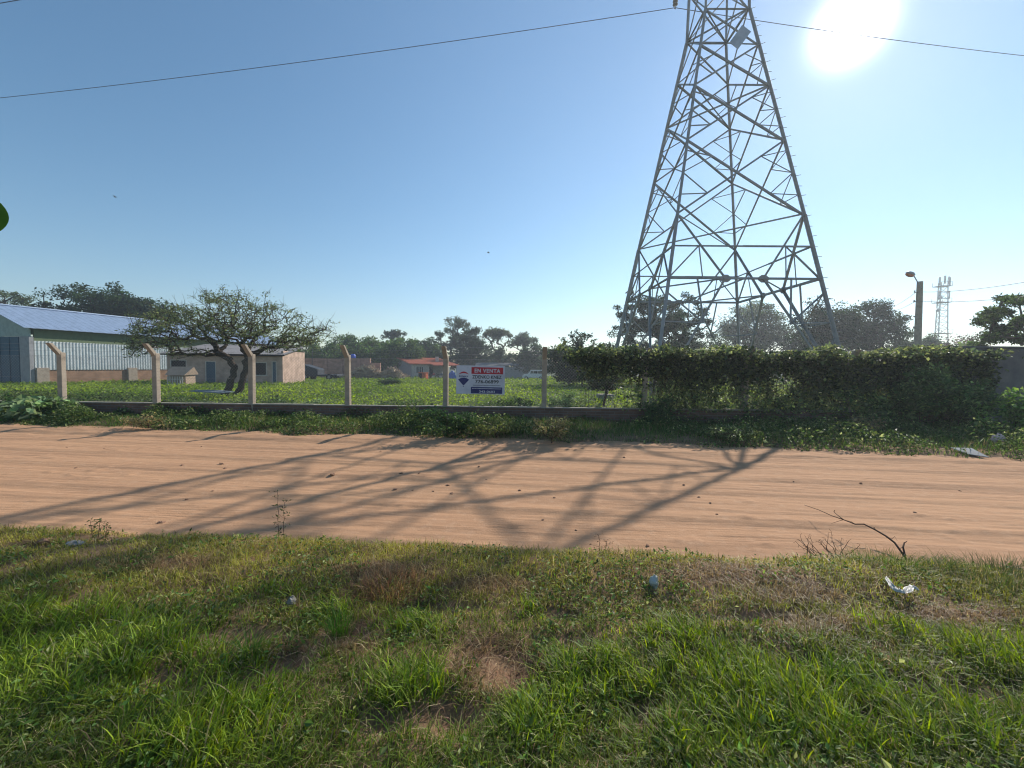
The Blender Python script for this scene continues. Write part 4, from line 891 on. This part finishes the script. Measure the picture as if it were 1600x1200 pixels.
low = 1.32-.50*sst(S0+4.5, S1-1.0, s)
band = sst(low-.18, low+.30, z+1.1*(hang-.55))*(.62+.38*sst(.3, .55, spk))
curt = (.05+.30*sst(.42, .62, hang)+.25*sst(.5, .65, spk))*sst(S0, S0+2.2, s)
dens = np.maximum(band, curt)*(z < top)*start
y = np.where(z > top-.25, y*1.8, y)
keep = rng.random(n) < dens; s, z, y = s[keep], z[keep], y[keep]
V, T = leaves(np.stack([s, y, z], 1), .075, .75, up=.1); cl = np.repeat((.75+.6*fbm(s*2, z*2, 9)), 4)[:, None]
npmesh('foliage', V, None, T, M['leaf'], tints(len(s), (.065, .085, .04), .4, (.17, .20, .075), .2)*cl*np.repeat((1+.9*sst(1.3, .8, z)+.45*sst(-.12, .05, z-1.97))[:, None], 4, 0), hd_)  # sunlight on the top leaves is put into the tint; lower leaves paler
mb = MB()
for _ in range(230):
    a = random.uniform(S0-.3, S1+.2); z0 = random.uniform(1.3, 2.05); pts_ = [(a, random.gauss(0, .05), z0)]; zz = z0
    while zz > random.uniform(.4, .9): zz -= .22; a += random.gauss(0, .05); pts_.append((a, random.gauss(0, .06), zz))
    mb.tube(pts_, random.uniform(.002, .006), 3, False)
mb.build('stems', M['twig'], hd_)

# ================================================================== WEEDS, SHRUBS, GROUND COVER
def stuff(name, V, Q, T, m, tint, label, cat): o = npmesh(name, V, Q, T, m, tint); return tag(o, label, cat, kind='stuff')
# field crop: leafy ground cover, size grows with distance so that it stays a carpet
n = 150000; u = rng.random(n); Yf = 11.9*(90/11.9)**(u**.86); Xf = (rng.random(n)-.5)*2*(Yf*1.42+3)
Pz = np.where(Yf > 12, -.009*(Yf-12), 0); hgt = .10+.16*fbm(Xf*.9, Yf*.9, 3)+.12*np.clip(fbm(Xf*.35, Yf*.35, 8)-.5, 0, 1)*2
hgt = hgt*np.where(Yf < 16, 1.15, .9)
ls = .065+.0042*(Yf-11.9); P = np.stack([Xf, Yf, Pz+hgt*rng.random(n)**.6], 1)
def inside_house(X, Y):
    m_ = np.zeros(len(X), bool)
    for o_, a_, W_, D_ in ((Es, SA, SL, 2*HW), (hl, HA, HWd, 6)):
        dx_ = X-o_[0]; dy_ = Y-o_[1]; lx = dx_*math.cos(a_)+dy_*math.sin(a_); ly = -dx_*math.sin(a_)+dy_*math.cos(a_); m_ |= (lx > 0) & (lx < W_) & (ly > .0) & (ly < D_)
    return m_
k = ~inside_house(Xf, Yf); P = P[k]; ls = ls[k]; Xf = Xf[k]; Yf = Yf[k]; hgt = hgt[k]
V, T = leaves(P, ls, .62, up=.55)
br_ = sst(.35, .7, fbm(Xf*.25, Yf*.12, 14)); base = np.array([.12, .20, .035])*(1-br_)[:, None]+np.array([.21, .30, .06])*br_[:, None]
base = base*np.array([1.12, 1.08, .9]); c = base*(1+(.38*np.clip(22/Yf, .35, 1))[:, None]*rng.normal(size=(len(P), 1))).clip(.4, 1.7); stuff('field_crop', V, None, T, M['leaf'], np.repeat(c.clip(.01, .8), 4, 0), 'bright green leafy ground cover filling the field behind the low wall', 'ground cover')
# taller weeds just behind the wall
n = 26000; Xw = rng.uniform(-19, 15, n); m_ = fbm(Xw*.8, Xw*0, 4); Yw = 12.0+rng.random(n)*1.6; hw_ = .30+.35*m_*sst(.4, .65, m_)+.18*sst(-6, -13, Xw)
P = np.stack([Xw, Yw, hw_*rng.random(n)**.55], 1); V, T = leaves(P, .085, .55, up=.4)
stuff('field_weeds', V, None, T, M['leaf'], tints(n, (.06, .10, .03), .3, (.14, .19, .07), .2), 'rank broad leaved weeds growing behind the low wall', 'weeds')
# far verge: grass tufts and weeds
n = 75000; X = rng.uniform(-19, 15, n); fe = far_e(X); Yv = fe-.15+(11.3-fe)*rng.random(n)**.95; hh = (.06+.22*sst(.1, 1.2, Yv-fe)*fbm(X*1.1, Yv*1.3, 5))*(.5+.9*rng.random(n))
dn = sst(.28, .52, fbm(X*1.6, Yv*2, 9)+.35*sst(.2, 1.0, Yv-fe)-.18*(X > 8)*sst(1.2, .2, Yv-fe)); k = rng.random(n) < dn; X, Yv, hh = X[k], Yv[k], hh[k]
P = np.stack([X, Yv, farv_z(X, Yv)-.01], 1); V, Q, T, kk = blades(P, hh, .010+.006*rng.random(len(P)), rng.uniform(.2, .9, len(P)), rng.uniform(0, 6.28, len(P)), 2)
stuff('verge_grass', V, Q, T, M['grass'], tints(len(P), (.085, .15, .035), .3, (.30, .25, .12), .16, kk), 'ragged grass between the dirt road and the low wall', 'grass')
n = 95000; X = rng.uniform(-19, 15, n); fe = far_e(X); Yv = fe+.15+(11.2-fe-.15)*rng.random(n)**.8; bump = fbm(X*1.0, Yv*1.2, 25); z = (.03+.62*np.clip(bump-.38, 0, 1)*1.8*sst(.1, .9, Yv-fe))
k = rng.random(n) < sst(.36, .56, bump); X, Yv, z = X[k], Yv[k], z[k]; P = np.stack([X, Yv, farv_z(X, Yv)+z*rng.random(len(X))**.6], 1); V, T = leaves(P, .055, .5, up=.3)
stuff('verge_weeds', V, None, T, M['leaf'], tints(len(P), (.075, .12, .035), .38, (.28, .32, .14), .16), 'low leafy weeds along the foot of the wall', 'weeds')
def shrub(px, py, W, H, label, n=1500, ls=.06, tint=(.045, .08, .028), alt=None, name='shrub', Y=None, asp=.5, br=1.35, group='shrubs on the verge below the fence', m='leaf', up=.3):
    g0 = gnd(px, py, .08) if Y is None else np.array([X_at(px, Y), Y, fieldz(Y)]); t = thing(name, label, 'shrub', tuple(g0), 0, group)
    C = unit(14)*np.array([W/2, W*.35, H*.5])*rng.random((14, 1))**.5+np.array([0, 0, H*.55]); C[:, 2] = C[:, 2].clip(.08*H, H)
    nodes, par, pl = skeleton([(0, 0, -.05), (0, 0, .05)], C); b_, _ = skel_mesh(nodes, par, .014, .004, .08, 4); b_.build('stems', M['twig'], t)
    i = rng.integers(len(C), size=n); P = C[i]+unit(n)*(rng.random(n)**.5)[:, None]*np.array([W*.2, W*.17, H*.24]); P[:, 2] = P[:, 2].clip(.01, None)
    V, T = leaves(P, ls, asp, up=up); npmesh('leaves', V, None, T, M[m], tints(n, tint, .32, alt, .2)*br, t); return t
shrub(62, 655, 1.9, .55, 'clump of big pale lobed leaves at the left end of the verge', 420, .17, (.17, .24, .12), (.09, .14, .06), 'broad_leaved_weed', asp=.7)
shrub(18, 650, 1.1, .6, 'dark leafy clump left of the big pale leaves', 1500, .07)
shrub(232, 668, 1.0, .30, 'low pale dry clump at the road edge near the second post', 900, .05, (.22, .19, .09), (.1, .14, .05))
shrub(645, 668, 1.3, .55, 'yellowish bushy weed against the wall left of the sale board', 2200, .05, (.10, .13, .04), (.05, .09, .03))
shrub(700, 682, 1.2, .62, 'dark bushy weed at the foot of the fifth post', 2400, .055, (.035, .07, .025))
shrub(775, 682, 1.1, .38, 'olive clump on the verge below the sale board', 1500, .05, (.10, .12, .04))
shrub(862, 690, 1.0, .5, 'dry brownish clump below the last bare fence post', 1700, .05, (.15, .14, .065), (.08, .1, .04))
shrub(1032, 668, .8, .75, 'leafy weed climbing the wall where the creeper starts', 1500, .075, (.05, .09, .035))
shrub(1140, 690, 1.4, .35, 'small leaved clump with pale tips on the verge', 1500, .05, (.06, .09, .035), (.2, .24, .12))
shrub(1350, 682, .7, .45, 'dry tangle standing on the verge before the wall end', 900, .05, (.2, .17, .09))
for px, py, W, H, l, n_ in ((1375, 670, 1.7, 1.25, 'big dark shrub hiding the right end of the low wall', 5200), (1445, 675, 1.6, 1.4, 'dark shrub with shiny leaves in front of the creeper', 4800), (1500, 672, 1.4, 1.35, 'dark shrub just left of the boundary wall', 4200),
                      (1545, 665, 1.2, 1.5, 'tall light green shrub against the dark boundary wall', 3600), (1590, 688, 1.4, 1.0, 'bright green broad leaved shrub at the right edge', 2600), (1640, 690, 1.5, 1.0, 'shrub just past the right edge of the verge', 2600)):
    shrub(px, py, W, H, l, int(n_*.75), .085, (.065, .11, .04) if px < 1540 else (.11, .19, .05), (.18, .25, .10), group='shrubs at the right end of the fence', up=.25)
for px, Y, W, H, l in ((480, 13.2, 1.6, .42, 'pale leaved weeds inside the field left of the fourth post'), (590, 13.0, 1.0, .3, 'small pale leaved clump inside the field right of the fourth post'), (430, 14.0, 1.3, .42, 'dark round clump in the field right of the acacia'),
                    (810, 13.4, 1.3, .5, 'dark clump in the field below the right edge of the sale board'), (885, 15.0, 1.8, .7, 'leafy clump in the field behind the last bare post'), (1330, 13.5, 1.6, .95, 'leafy bush behind the creeper at the low wall end'), (610, 38., 2.2, .7, 'lone dark tuft far out in the field')):
    shrub(px, 0, W, H, l, 1300, .08 if Y < 20 else .16, (.05, .085, .03) if 'dark' in l else (.13, .18, .08), Y=Y, name='field_shrub', group='clumps in the field')

# ================================================================== NEAR VERGE GRASS
def vgnd(px, py, off):
    z = .06
    for _ in range(6): g0 = gnd(px, py, z); z = float(verge_z(g0[0], g0[1]))+off
    return gnd(px, py, z)
def sample_near(n, x0=-7.5, x1=7.5, y0=.75):
    """points on the near verge inside the wedge the view can reach, denser close by"""
    Y = y0+(3.75-y0)*rng.random(n)**1.15; u_ = rng.random(n)*2-1; far_ = rng.random(n) < .24; X = np.where(far_, np.sign(u_)*(Y*1.42+.5+abs(u_)*2.6), u_*(Y*1.42+.5)); k = Y < near_e(X)-.01; return X[k], Y[k]
def masks(X, Y):
    lush = field_of(LUSH, X, Y)+.35*(fbm(X*2.2, Y*2.2, 50)-.5)+.12*sst(2.3, 1.2, Y)
    dry = field_of(DRY, X, Y)+.35*(fbm(X*3, Y*3, 60)-.5); bare = field_of(BARE, X, Y, .8)+.5*(fbm(X*5, Y*5, 70)-.5)
    return lush, dry, bare
def lerpc(a, b, t): return np.array(a)[None]*(1-t)[:, None]+np.array(b)[None]*t[:, None]
# short fine turf
X, Y = sample_near(250000); lush, dry, bare = masks(X, Y)
k = rng.random(len(X)) < (1-.93*sst(.35, .6, bare))*(.35+.65*sst(.15, .5, fbm(X*7, Y*7, 80))); X, Y, lush, dry = X[k], Y[k], lush[k], dry[k]
P = np.stack([X, Y, verge_z(X, Y)-.004], 1); h = (.022+.035*rng.random(len(X)))*(1+.7*sst(.2, .7, fbm(X*2, Y*2, 90)))
V, Q, T, kk = blades(P, h*1.15, .0036+.0026*rng.random(len(X)), rng.uniform(.2, 1.5, len(X)), rng.uniform(0, 6.28, len(X)), 2)
yel = sst(2.0, 3.2, Y)*.8+.3*(fbm(X*1.5, Y*1.5, 91)-.5); c = lerpc((.12, .175, .028), (.33, .31, .06), yel.clip(0, 1)); d_ = sst(.38, .75, dry); c = c*(1-.75*d_)[:, None]+np.array([.27, .18, .10])*(.75*d_)[:, None]
st = rng.random(len(X)) < .12+.12*yel; c[st] = np.array([.38, .31, .16]); c *= (1+.45*rng.normal(size=(len(X), 1))).clip(.2, 2.4)*(.65+.7*fbm(X*6, Y*6, 95))[:, None]
stuff('short_turf', V, Q, T, M['grass'], np.repeat(c.clip(.005, .8), kk, 0), 'short fine yellowish green grass of the near verge', 'grass')
# lush tufted blades
X, Y = sample_near(14500, y0=.7); lush, dry, bare = masks(X, Y); k = (rng.random(len(X)) < sst(.30, .75, lush)*.95+.07) & (bare < .55) & (Y < near_e(X)-.12); X, Y, lush = X[k], Y[k], lush[k]
nb = 11; tx = np.repeat(X, nb)+rng.normal(size=len(X)*nb)*.028; ty = np.repeat(Y, nb)+rng.normal(size=len(X)*nb)*.028; H = np.repeat((.055+.08*sst(.3, .9, lush))*rng.uniform(.55, 1.25, len(X)), nb)*rng.uniform(.5, 1.15, len(tx))
H *= np.where(ty > 2.6, .6, 1.0); wind = np.repeat(2.2+1.4*(vn(X*.8, Y*.8, 7)-.5)*2, nb)
P = np.stack([tx, ty, verge_z(tx, ty)-.004], 1); V, Q, T, kk = blades(P, H, .0048+.0045*rng.random(len(tx)), rng.uniform(.25, 1.15, len(tx)), wind+rng.normal(size=len(tx))*1.3, 4)
c = lerpc((.07, .145, .014), (.29, .37, .04), np.repeat(rng.random(len(X)), nb)); c *= (1+.32*rng.normal(size=(len(tx), 1))).clip(.4, 1.7); st = rng.random(len(tx)) < .07; c[st] = np.array([.25, .22, .10])
stuff('lush_grass', V, Q, T, M['grass'], np.repeat(c.clip(.005, .8), kk, 0), 'lush long bladed green grass tufts close to the viewer', 'grass')
# creeping broad leaves between the tufts
X, Y = sample_near(76000); lush, dry, bare = masks(X, Y); cl = fbm(X*2.6, Y*2.6, 33); k = (rng.random(len(X)) < sst(.46, .66, cl)*.9+.05) & (bare < .5); X, Y = X[k], Y[k]
P = np.stack([X, Y, verge_z(X, Y)+.005+.055*rng.random(len(X))], 1); V, T = leaves(P, .026, .5, up=.5)
stuff('creeping_weeds', V, None, T, M['leaf'], tints(len(X), (.11, .18, .045), .4, (.27, .30, .12), .25), 'small leaved creeping weeds among the near grass', 'weeds')
# straw litter on the dry patches
X, Y = sample_near(78000); lush, dry, bare = masks(X, Y); k = rng.random(len(X)) < sst(.35, .75, dry)*.9+sst(.4, .7, bare)*.22+.05; X, Y = X[k], Y[k]; n = len(X)
P = np.stack([X, Y, verge_z(X, Y)+.002+.02*rng.random(n)], 1); V, Q, T, kk = blades(P, .02+.06*rng.random(n), .0026+.0026*rng.random(n), rng.uniform(1.0, 3.2, n), rng.uniform(0, 6.28, n), 2)
stuff('dry_litter', V, Q, T, M['grass'], tints(n, (.26, .17, .10), .35, (.42, .33, .19), .3, kk), 'dry brown grass litter on the bare spots of the near verge', 'dry grass')
def wild_tuft(px, py, label, n, H, tint, alt, spread=.12, name='grass_tuft', lean=.8, wd=.003, z=0.05):
    g0 = gnd(px, py, z); g0[2] = float(verge_z(g0[0], g0[1])); a = rng.uniform(0, 6.28, n); r = rng.random(n)**.6*spread
    P = np.stack([g0[0]+r*np.cos(a), g0[1]+r*np.sin(a)*.7, np.zeros(n)], 1); P[:, 2] = verge_z(P[:, 0], P[:, 1])-.004
    V, Q, T, kk = blades(P, H*rng.uniform(.4, 1.1, n), np.full(n, wd), rng.uniform(.2, lean, n), a+rng.normal(size=n)*.5, 4)
    tag(npmesh(name, V, Q, T, M['grass'], tints(n, tint, .28, alt, .15, kk)), label, 'grass tuft', 'single tufts on the near verge')
wild_tuft(612, 925, 'brown dried tuft left of centre on the near verge', 600, .13, (.32, .19, .10), (.48, .36, .2), .2, lean=1.2)
wild_tuft(560, 935, 'dark reddish brown dry tuft beside the brown one', 420, .11, (.17, .11, .07), (.32, .24, .13), .14, lean=1.3)
wild_tuft(530, 985, 'tall fresh green tuft rising at the left of the sandy bare spot', 200, .22, (.07, .17, .03), (.10, .2, .04), .07, lean=.7)
wild_tuft(390, 1035, 'green tuft growing on the bare hollow', 150, .2, (.07, .15, .03), (.25, .2, .1), .06, lean=.9)
wild_tuft(195, 895, 'low dark tuft near the litter at left', 500, .12, (.05, .09, .025), (.2, .17, .08), .2, lean=1.2)
wild_tuft(1395, 880, 'soft mounded grass under the fallen branch', 1600, .16, (.075, .13, .03), (.2, .19, .08), .42, lean=1.0)
wild_tuft(1560, 905, 'soft dark mounded grass at the right end of the road edge', 1500, .17, (.055, .095, .025), (.19, .16, .08), .45, lean=1.0)
wild_tuft(940, 870, 'thin grass fringe at the road edge near the centre', 700, .09, (.10, .14, .035), (.22, .2, .09), .5, lean=1.0)

# tall weed with two stems, single twigs and fallen branch
def weed(px, py, Hh, label, stems, nl, name='tall_weed', tint=(.06, .075, .03), ls=.022, spread=.02):
    g0 = gnd(px, py, .03); g0[2] = float(verge_z(g0[0], g0[1])); t = thing(name, label, 'weed', tuple(g0), 0, 'stalks along the near edge of the road'); mb = MB(); LP = []
    for s_ in stems:
        pts_ = [np.array([s_[0], random.uniform(-.02, .02), -.02])]
        for k in range(8): pts_.append(pts_[-1]+np.array([s_[1]*Hh/8+random.gauss(0, .006), random.gauss(0, .005), s_[2]*Hh/8]))
        mb.tube(pts_, list(np.linspace(.0032, .0013, 9)), 4)
        for p in pts_[1:]:
            for _ in range(nl): 
                e = p+np.array([random.gauss(0, .030), random.gauss(0, .02), random.uniform(0, .03)]); mb.tube([p, e], .0008, 3, False); LP += [e, e+rng.normal(size=3)*.006]
    mb.build('stem', M['twig'], t); V, T = leaves(np.array(LP), ls, .45, up=.2); npmesh('leaves', V, None, T, M['leaf'], tints(len(LP), tint, .3), t)
weed(437, 846, .47, 'tall thin weed with two leafy stems against the sandy road', ((-.02, -.05, 1.0), (.04, .04, .82)), 3)
weed(148, 845, .25, 'bent leafy weed among the litter at the left road edge', ((0, .25, .9), (.05, -.3, .8), (.1, .1, .7)), 4, tint=(.08, .12, .04))
weed(938, 868, .22, 'tiny dry seedling at the road edge near the centre', ((0, -.1, .9), (.02, .2, .7)), 2, tint=(.12, .09, .05), ls=.014)
weed(1037, 866, .12, 'single bright green shoot at the road edge', ((0, .1, 1),), 2, tint=(.1, .16, .04))
weed(1405, 1005, .1, 'small yellow green seedling beside the dark dry patch', ((0, .1, 1),), 4, tint=(.12, .18, .04))
fb = thing('fallen_branch', 'long bare dead branch sticking out of the grass over the road', 'branch', tuple(gnd(1418, 870, .05))); o_ = np.array(fb.location)
def q3(px, py, z): return gnd(px, py, z)-o_
mb = MB(); main = [q3(1418, 876, .03), q3(1398, 848, .10), q3(1385, 838, .12), q3(1368, 828, .14), q3(1350, 819, .16), q3(1336, 819, .16), q3(1318, 812, .16), q3(1300, 806, .15), q3(1280, 797, .14), q3(1257, 789, .12)]
mb.tube(main, list(np.linspace(.009, .0022, 10)), 6); mb.build('stem', M['twig'], fb, True)
def side(pts_, r): b_ = MB(); b_.tube(pts_, list(np.linspace(r, r*.4, len(pts_))), 4); b_.build('twig', M['twig'], fb)
side([q3(1318, 812, .16), q3(1310, 806, .2), q3(1303, 800, .2), q3(1304, 797, .22)], .005); side([q3(1318, 812, .16), q3(1308, 815, .14), q3(1299, 818, .12)], .003)
side([q3(1414, 868, .05), q3(1411, 855, .1), q3(1413, 848, .12), q3(1417, 846, .13)], .008); side([q3(1411, 855, .1), q3(1404, 858, .1)], .004); side([q3(1336, 819, .16), q3(1330, 815, .17), q3(1322, 813, .18)], .003)
side([q3(1368, 828, .14), q3(1366, 824, .16), q3(1361, 826, .16)], .003); side([q3(1385, 840, .12), q3(1394, 842, .14), q3(1398, 838, .16), q3(1402, 845, .15)], .0025)
tb_ = thing('dry_twigs', 'small tangle of dry thorny twigs at the road edge left of the fallen branch', 'twigs', tuple(gnd(1290, 868, .03))); o_ = np.array(tb_.location)
for _ in range(16):
    a = q3(random.uniform(1262, 1325), random.uniform(862, 872), .02); mb = MB(); p = a; pts_ = [p]; d = np.array([random.uniform(-1, .4), random.uniform(-.2, .4), random.uniform(.3, 1)]); d /= np.linalg.norm(d)
    for k in range(5): p = p+d*.035+rng.normal(size=3)*.008; pts_.append(p); mb.tube([p, p+unit(1)[0]*.022], .0011, 3, False)
    mb.tube(pts_, list(np.linspace(.003, .0012, 6)), 4); mb.build('twig', M['twig'], tb_)

# litter
def crumple(name, px, py, pts2, label, m, wd=.035, z=.07, seed=1, cat='litter', group='litter lying on the near verge'):
    path = [vgnd(a, b, z) for a, b in pts2]; P = []
    for a, b in zip(path, path[1:]):
        for k in range(8): P.append(a+(b-a)*k/8)
    P.append(path[-1]); V = []; nc = 9; n = len(P)
    for i, p in enumerate(P):
        d = P[min(i+1, n-1)]-P[max(i-1, 0)]; d /= np.linalg.norm(d); s = np.array([-d[1], d[0], 0]); w_ = wd*(.5+.9*float(vn(i*.25, seed, 3)))*min(1, .4+2*min(i, n-1-i)/n)
        for j in range(nc): t = (j/(nc-1)-.5)*2; V.append(p+s*w_*t+np.array([0, 0, .035*(float(vn(i*.7, j*1.3, seed))-.3)*(1.2-abs(t))+.012]))
    Q = [(i*nc+j, i*nc+j+1, (i+1)*nc+j+1, (i+1)*nc+j) for i in range(n-1) for j in range(nc-1)]
    c = np.mean(V, 0); o = npmesh(name, np.array(V)-c, Q, None, m, smooth=True); o.location = tuple(c); tag(o, label, cat, group)
pm = M['plastic']; 
crumple('plastic_bag', 0, 0, [(1384, 905), (1392, 917), (1402, 927), (1416, 927), (1424, 919), (1436, 925)], 'torn translucent white plastic strip lying in the grass at right', pm, .022, .055)
def scrap(name, px, py, r, label, m, z=.06, sx=1, sz=.8, group='litter lying on the near verge', zz=None):
    g0 = (gnd if py < 750 else vgnd)(px, py, z) ; u_ = 12; V = []
    for i in range(u_):
        for j in range(u_): th = math.pi*i/(u_-1); ph = 2*math.pi*j/u_; k = r*(.6+.7*float(vn(i*.9+px, j*.9, 5))); V.append((k*math.sin(th)*math.cos(ph)*sx, k*math.sin(th)*math.sin(ph), k*math.cos(th)*sz))
    Q = [(i*u_+j, i*u_+(j+1) % u_, (i+1)*u_+(j+1) % u_, (i+1)*u_+j) for i in range(u_-1) for j in range(u_)]
    o = npmesh(name, V, Q, None, m); o.location = (g0[0], g0[1], g0[2]); tag(o, label, 'litter', group)
scrap('crumpled_paper', 1022, 910, .042, 'crumpled white scrap with a yellow tip at the edge of the dark dry patch', M['plastic'], .025, .8, 1.2)
scrap('crumpled_paper', 456, 940, .035, 'greyish crumpled scrap half sunk in the grass left of centre', M['insul'], .03, .7, 1.0)
scrap('crumpled_paper', 70, 845, .04, 'brownish pink crumpled scrap near the road edge at far left', M['clod'], .02, 1.2, .5)
scrap('plastic_bag', 118, 850, .05, 'grey dirty bag among dry stalks at the left road edge', M['insul'], .012, 1.4, .5)
scrap('plastic_bag', 1560, 686, .10, 'pale pink crumpled bag caught in the weeds at the right edge', M['flower'], .25, 1, 1, group='litter under the boundary wall')
cs = [gnd(1485, 699, .16), gnd(1518, 700, .18), gnd(1545, 714, .09), gnd(1512, 709, .10)]; c = np.mean(cs, 0); mb = MB(); q = [Vector(tuple(p-c)) for p in cs]
mb.add(q+[p-Vector((0, 0, .012)) for p in q], [(0, 1, 2, 3), (7, 6, 5, 4), (0, 4, 5, 1), (1, 5, 6, 2), (2, 6, 7, 3), (3, 7, 4, 0)]); o = mb.build('discarded_panel', M['sheet']); o.location = tuple(c); tag(o, 'pale sheet panel dumped flat on the verge at the right', 'panel')
mb = MB(); mb.prism([(-.9, -.25), (.5, -.4), (1.0, .1), (.2, .4), (-.8, .15)], 'z', 0, .03); g0 = at(332, 617, 20.5); o = mb.build('discarded_panel', M['sheet']); o.location = (g0[0], 20.5, fieldz(20.5)+.28); o.rotation_euler = (R(6), R(3), .2); tag(o, 'grey green board lying in the weeds left of the acacia trunk', 'panel')
# clods and droppings on the road
proto = None
spots = [(347, 726, .05), (352, 733, .03), (285, 728, .035), (118, 731, .03), (105, 700, .02), (163, 701, .02), (315, 698, .02), (595, 706, .025), (645, 767, .02), (520, 744, .05), (627, 741, .035), (655, 742, .03), (706, 772, .035), (748, 731, .03), (677, 769, .02), (617, 766, .04), (292, 782, .025), (333, 769, .02), (1068, 759, .03), (1092, 778, .03), (1110, 787, .02), (866, 779, .025), (812, 767, .03), (848, 813, .02), (1012, 854, .025), (1429, 804, .025), (252, 818, .04), (440, 792, .02), (1240, 753, .02), (1345, 756, .03), (760, 750, .02), (975, 716, .03), (1120, 806, .018), (900, 830, .02), (700, 758, .04), (1500, 766, .02)]
for i, (px, py, r) in enumerate(spots):
    if proto is None:
        V = []
        for a in range(8):
            for b in range(10): th = math.pi*a/7; ph = 2*math.pi*b/10; k = .7+.6*float(vn(a*1.1, b*1.3, 8)); V.append((k*math.sin(th)*math.cos(ph)*1.3, k*math.sin(th)*math.sin(ph), k*math.cos(th)*.6))
        Q = [(a*10+b, a*10+(b+1) % 10, (a+1)*10+(b+1) % 10, (a+1)*10+b) for a in range(7) for b in range(10)]
        o = proto = npmesh('earth_clod', V, Q, None, M['clod'])
    else: o = proto.copy(); COL.objects.link(o)
    g0 = gnd(px, py, 0); r *= .62; o.location = (g0[0], g0[1], float(road_z(g0[0], g0[1]))+r*.25); o.scale = (r, r, r*random.uniform(.6, 1.1)); o.rotation_euler = (random.uniform(-.4, .4), random.uniform(-.4, .4), random.uniform(0, 6))
    tag(o, {0: 'widest dark clod on the left half of the road', 9: 'dark flat clod on the road between the pylon shadows, left of centre', 22: 'brown clod on the road just below the tall weed at left'}.get(i, 'small brown earth clod lying loose on the sandy road'), 'clod', 'earth clods scattered on the road')
# sapling whose leaf pokes into the left edge of the view
lf = at(2, 333, .92); sp2 = thing('sapling', 'green leaf of a slim sapling poking in at the left edge', 'sapling', (-1.75, .95, float(verge_z(-1.75, .95))))
o_ = np.array(sp2.location); mb = MB(); tip = lf-o_+np.array([-.02, 0, .035])
mb.tube([(0, 0, -.05), (.02, .01, .8), (-.02, 0, 1.7), (.03, .02, 2.5)], [.014, .011, .008, .004], 6); mb.tube([(0, 0, 1.6), (.25, -.01, 1.95), tuple(tip)], [.005, .003, .0012], 5)
mb.tube([(-.02, 0, 1.9), (-.3, .1, 2.3)], .003, 4); mb.tube([(0, 0, 2.1), (.18, .12, 2.4)], .003, 4); mb.build('trunk', M['bark'], sp2)
def bigleaf(p, d, s, L_, W_):
    p, d, s = map(np.array, (p, d, s)); d = d/np.linalg.norm(d); s = s/np.linalg.norm(s); n_ = np.cross(s, d); V = []; 
    for t in np.linspace(0, 1, 9):
        w_ = W_/2*math.sin(math.pi*(t*.94+.03))**.75
        for a in (-1, 0, 1): V.append(p+d*L_*t+s*w_*a+n_*(abs(a)*.006-.03*L_*4*t*(t-1)*.2))
    return V, [(i*3+j, i*3+j+1, i*3+j+4, i*3+j+3) for i in range(8) for j in range(2)]
VV = []; QQ = []
def addleaf(*a): 
    V, Q = bigleaf(*a); k = len(VV); VV.extend(V); QQ.extend([tuple(i+k for i in q) for q in Q])
addleaf(tip, (.02, -.03, -1), (1, .8, 0), .078, .046); addleaf(tip+np.array([-.03, 0, .02]), (-.5, .1, -.7), (.3, 1, .2), .07, .04)
for _ in range(46):
    p = np.array([random.uniform(-.45, .05), random.uniform(-.2, .3), random.uniform(1.5, 2.6)]); addleaf(p, (random.gauss(0, .5), random.gauss(0, .5), -.8), (random.gauss(0, 1), random.gauss(0, 1), .2), random.uniform(.06, .1), random.uniform(.03, .045))
npmesh('leaves', VV, QQ, None, M['leaf'], np.tile([.05, .13, .02], (len(VV), 1)), sp2, True)
# birds far off
for px, py, l in ((180, 308, 'tiny dark bird high in the left part of the sky'), (763, 395, 'tiny dark bird in the sky left of the pylon')):
    p = at(px, py, 45); mb = MB(); mb.tube([(-.14, 0, 0), (-.05, 0, .02), (.08, 0, .01), (.16, 0, 0)], [.01, .05, .05, .01], 6); t = mb.build('bird', M['wire'], None, True); t.location = tuple(p); tag(t, l, 'bird', 'birds in flight')
    for s_ in (-1, 1): mb = MB(); mb.add([(-.05, 0, .02), (.06, 0, .02), (.02, s_*.13, .10), (-.05, s_*.25, .06), (-.05, 0, .03), (.06, 0, .03), (.02, s_*.13, .108), (-.05, s_*.25, .066)], [(0, 1, 2, 3), (7, 6, 5, 4), (0, 4, 5, 1), (1, 5, 6, 2), (2, 6, 7, 3), (3, 7, 4, 0)]); mb.build('wing', M['wire'], t)

# ------------------------------------------------------------------ thin haze volume, added to mimic veiling glare towards the sun
HAZE = 0.0013
mb = MB(); mb.box(-260, 260, -30, 330, -3, 42); hz_ = mb.build('haze', M['white']); hz_.data.materials.clear()
m = bpy.data.materials.new('glare_haze'); m.use_nodes = True; t = m.node_tree; t.nodes.clear(); pv = t.nodes.new('ShaderNodeVolumePrincipled'); oo = t.nodes.new('ShaderNodeOutputMaterial')
pv.inputs['Density'].default_value = HAZE; pv.inputs['Color'].default_value = (.80, .87, .95, 1); pv.inputs['Anisotropy'].default_value = .45; t.links.new(pv.outputs[0], oo.inputs['Volume'])
hz_.data.materials.append(m); tag(hz_, 'thin pale haze added over the field to mimic glare', 'haze', kind='stuff')
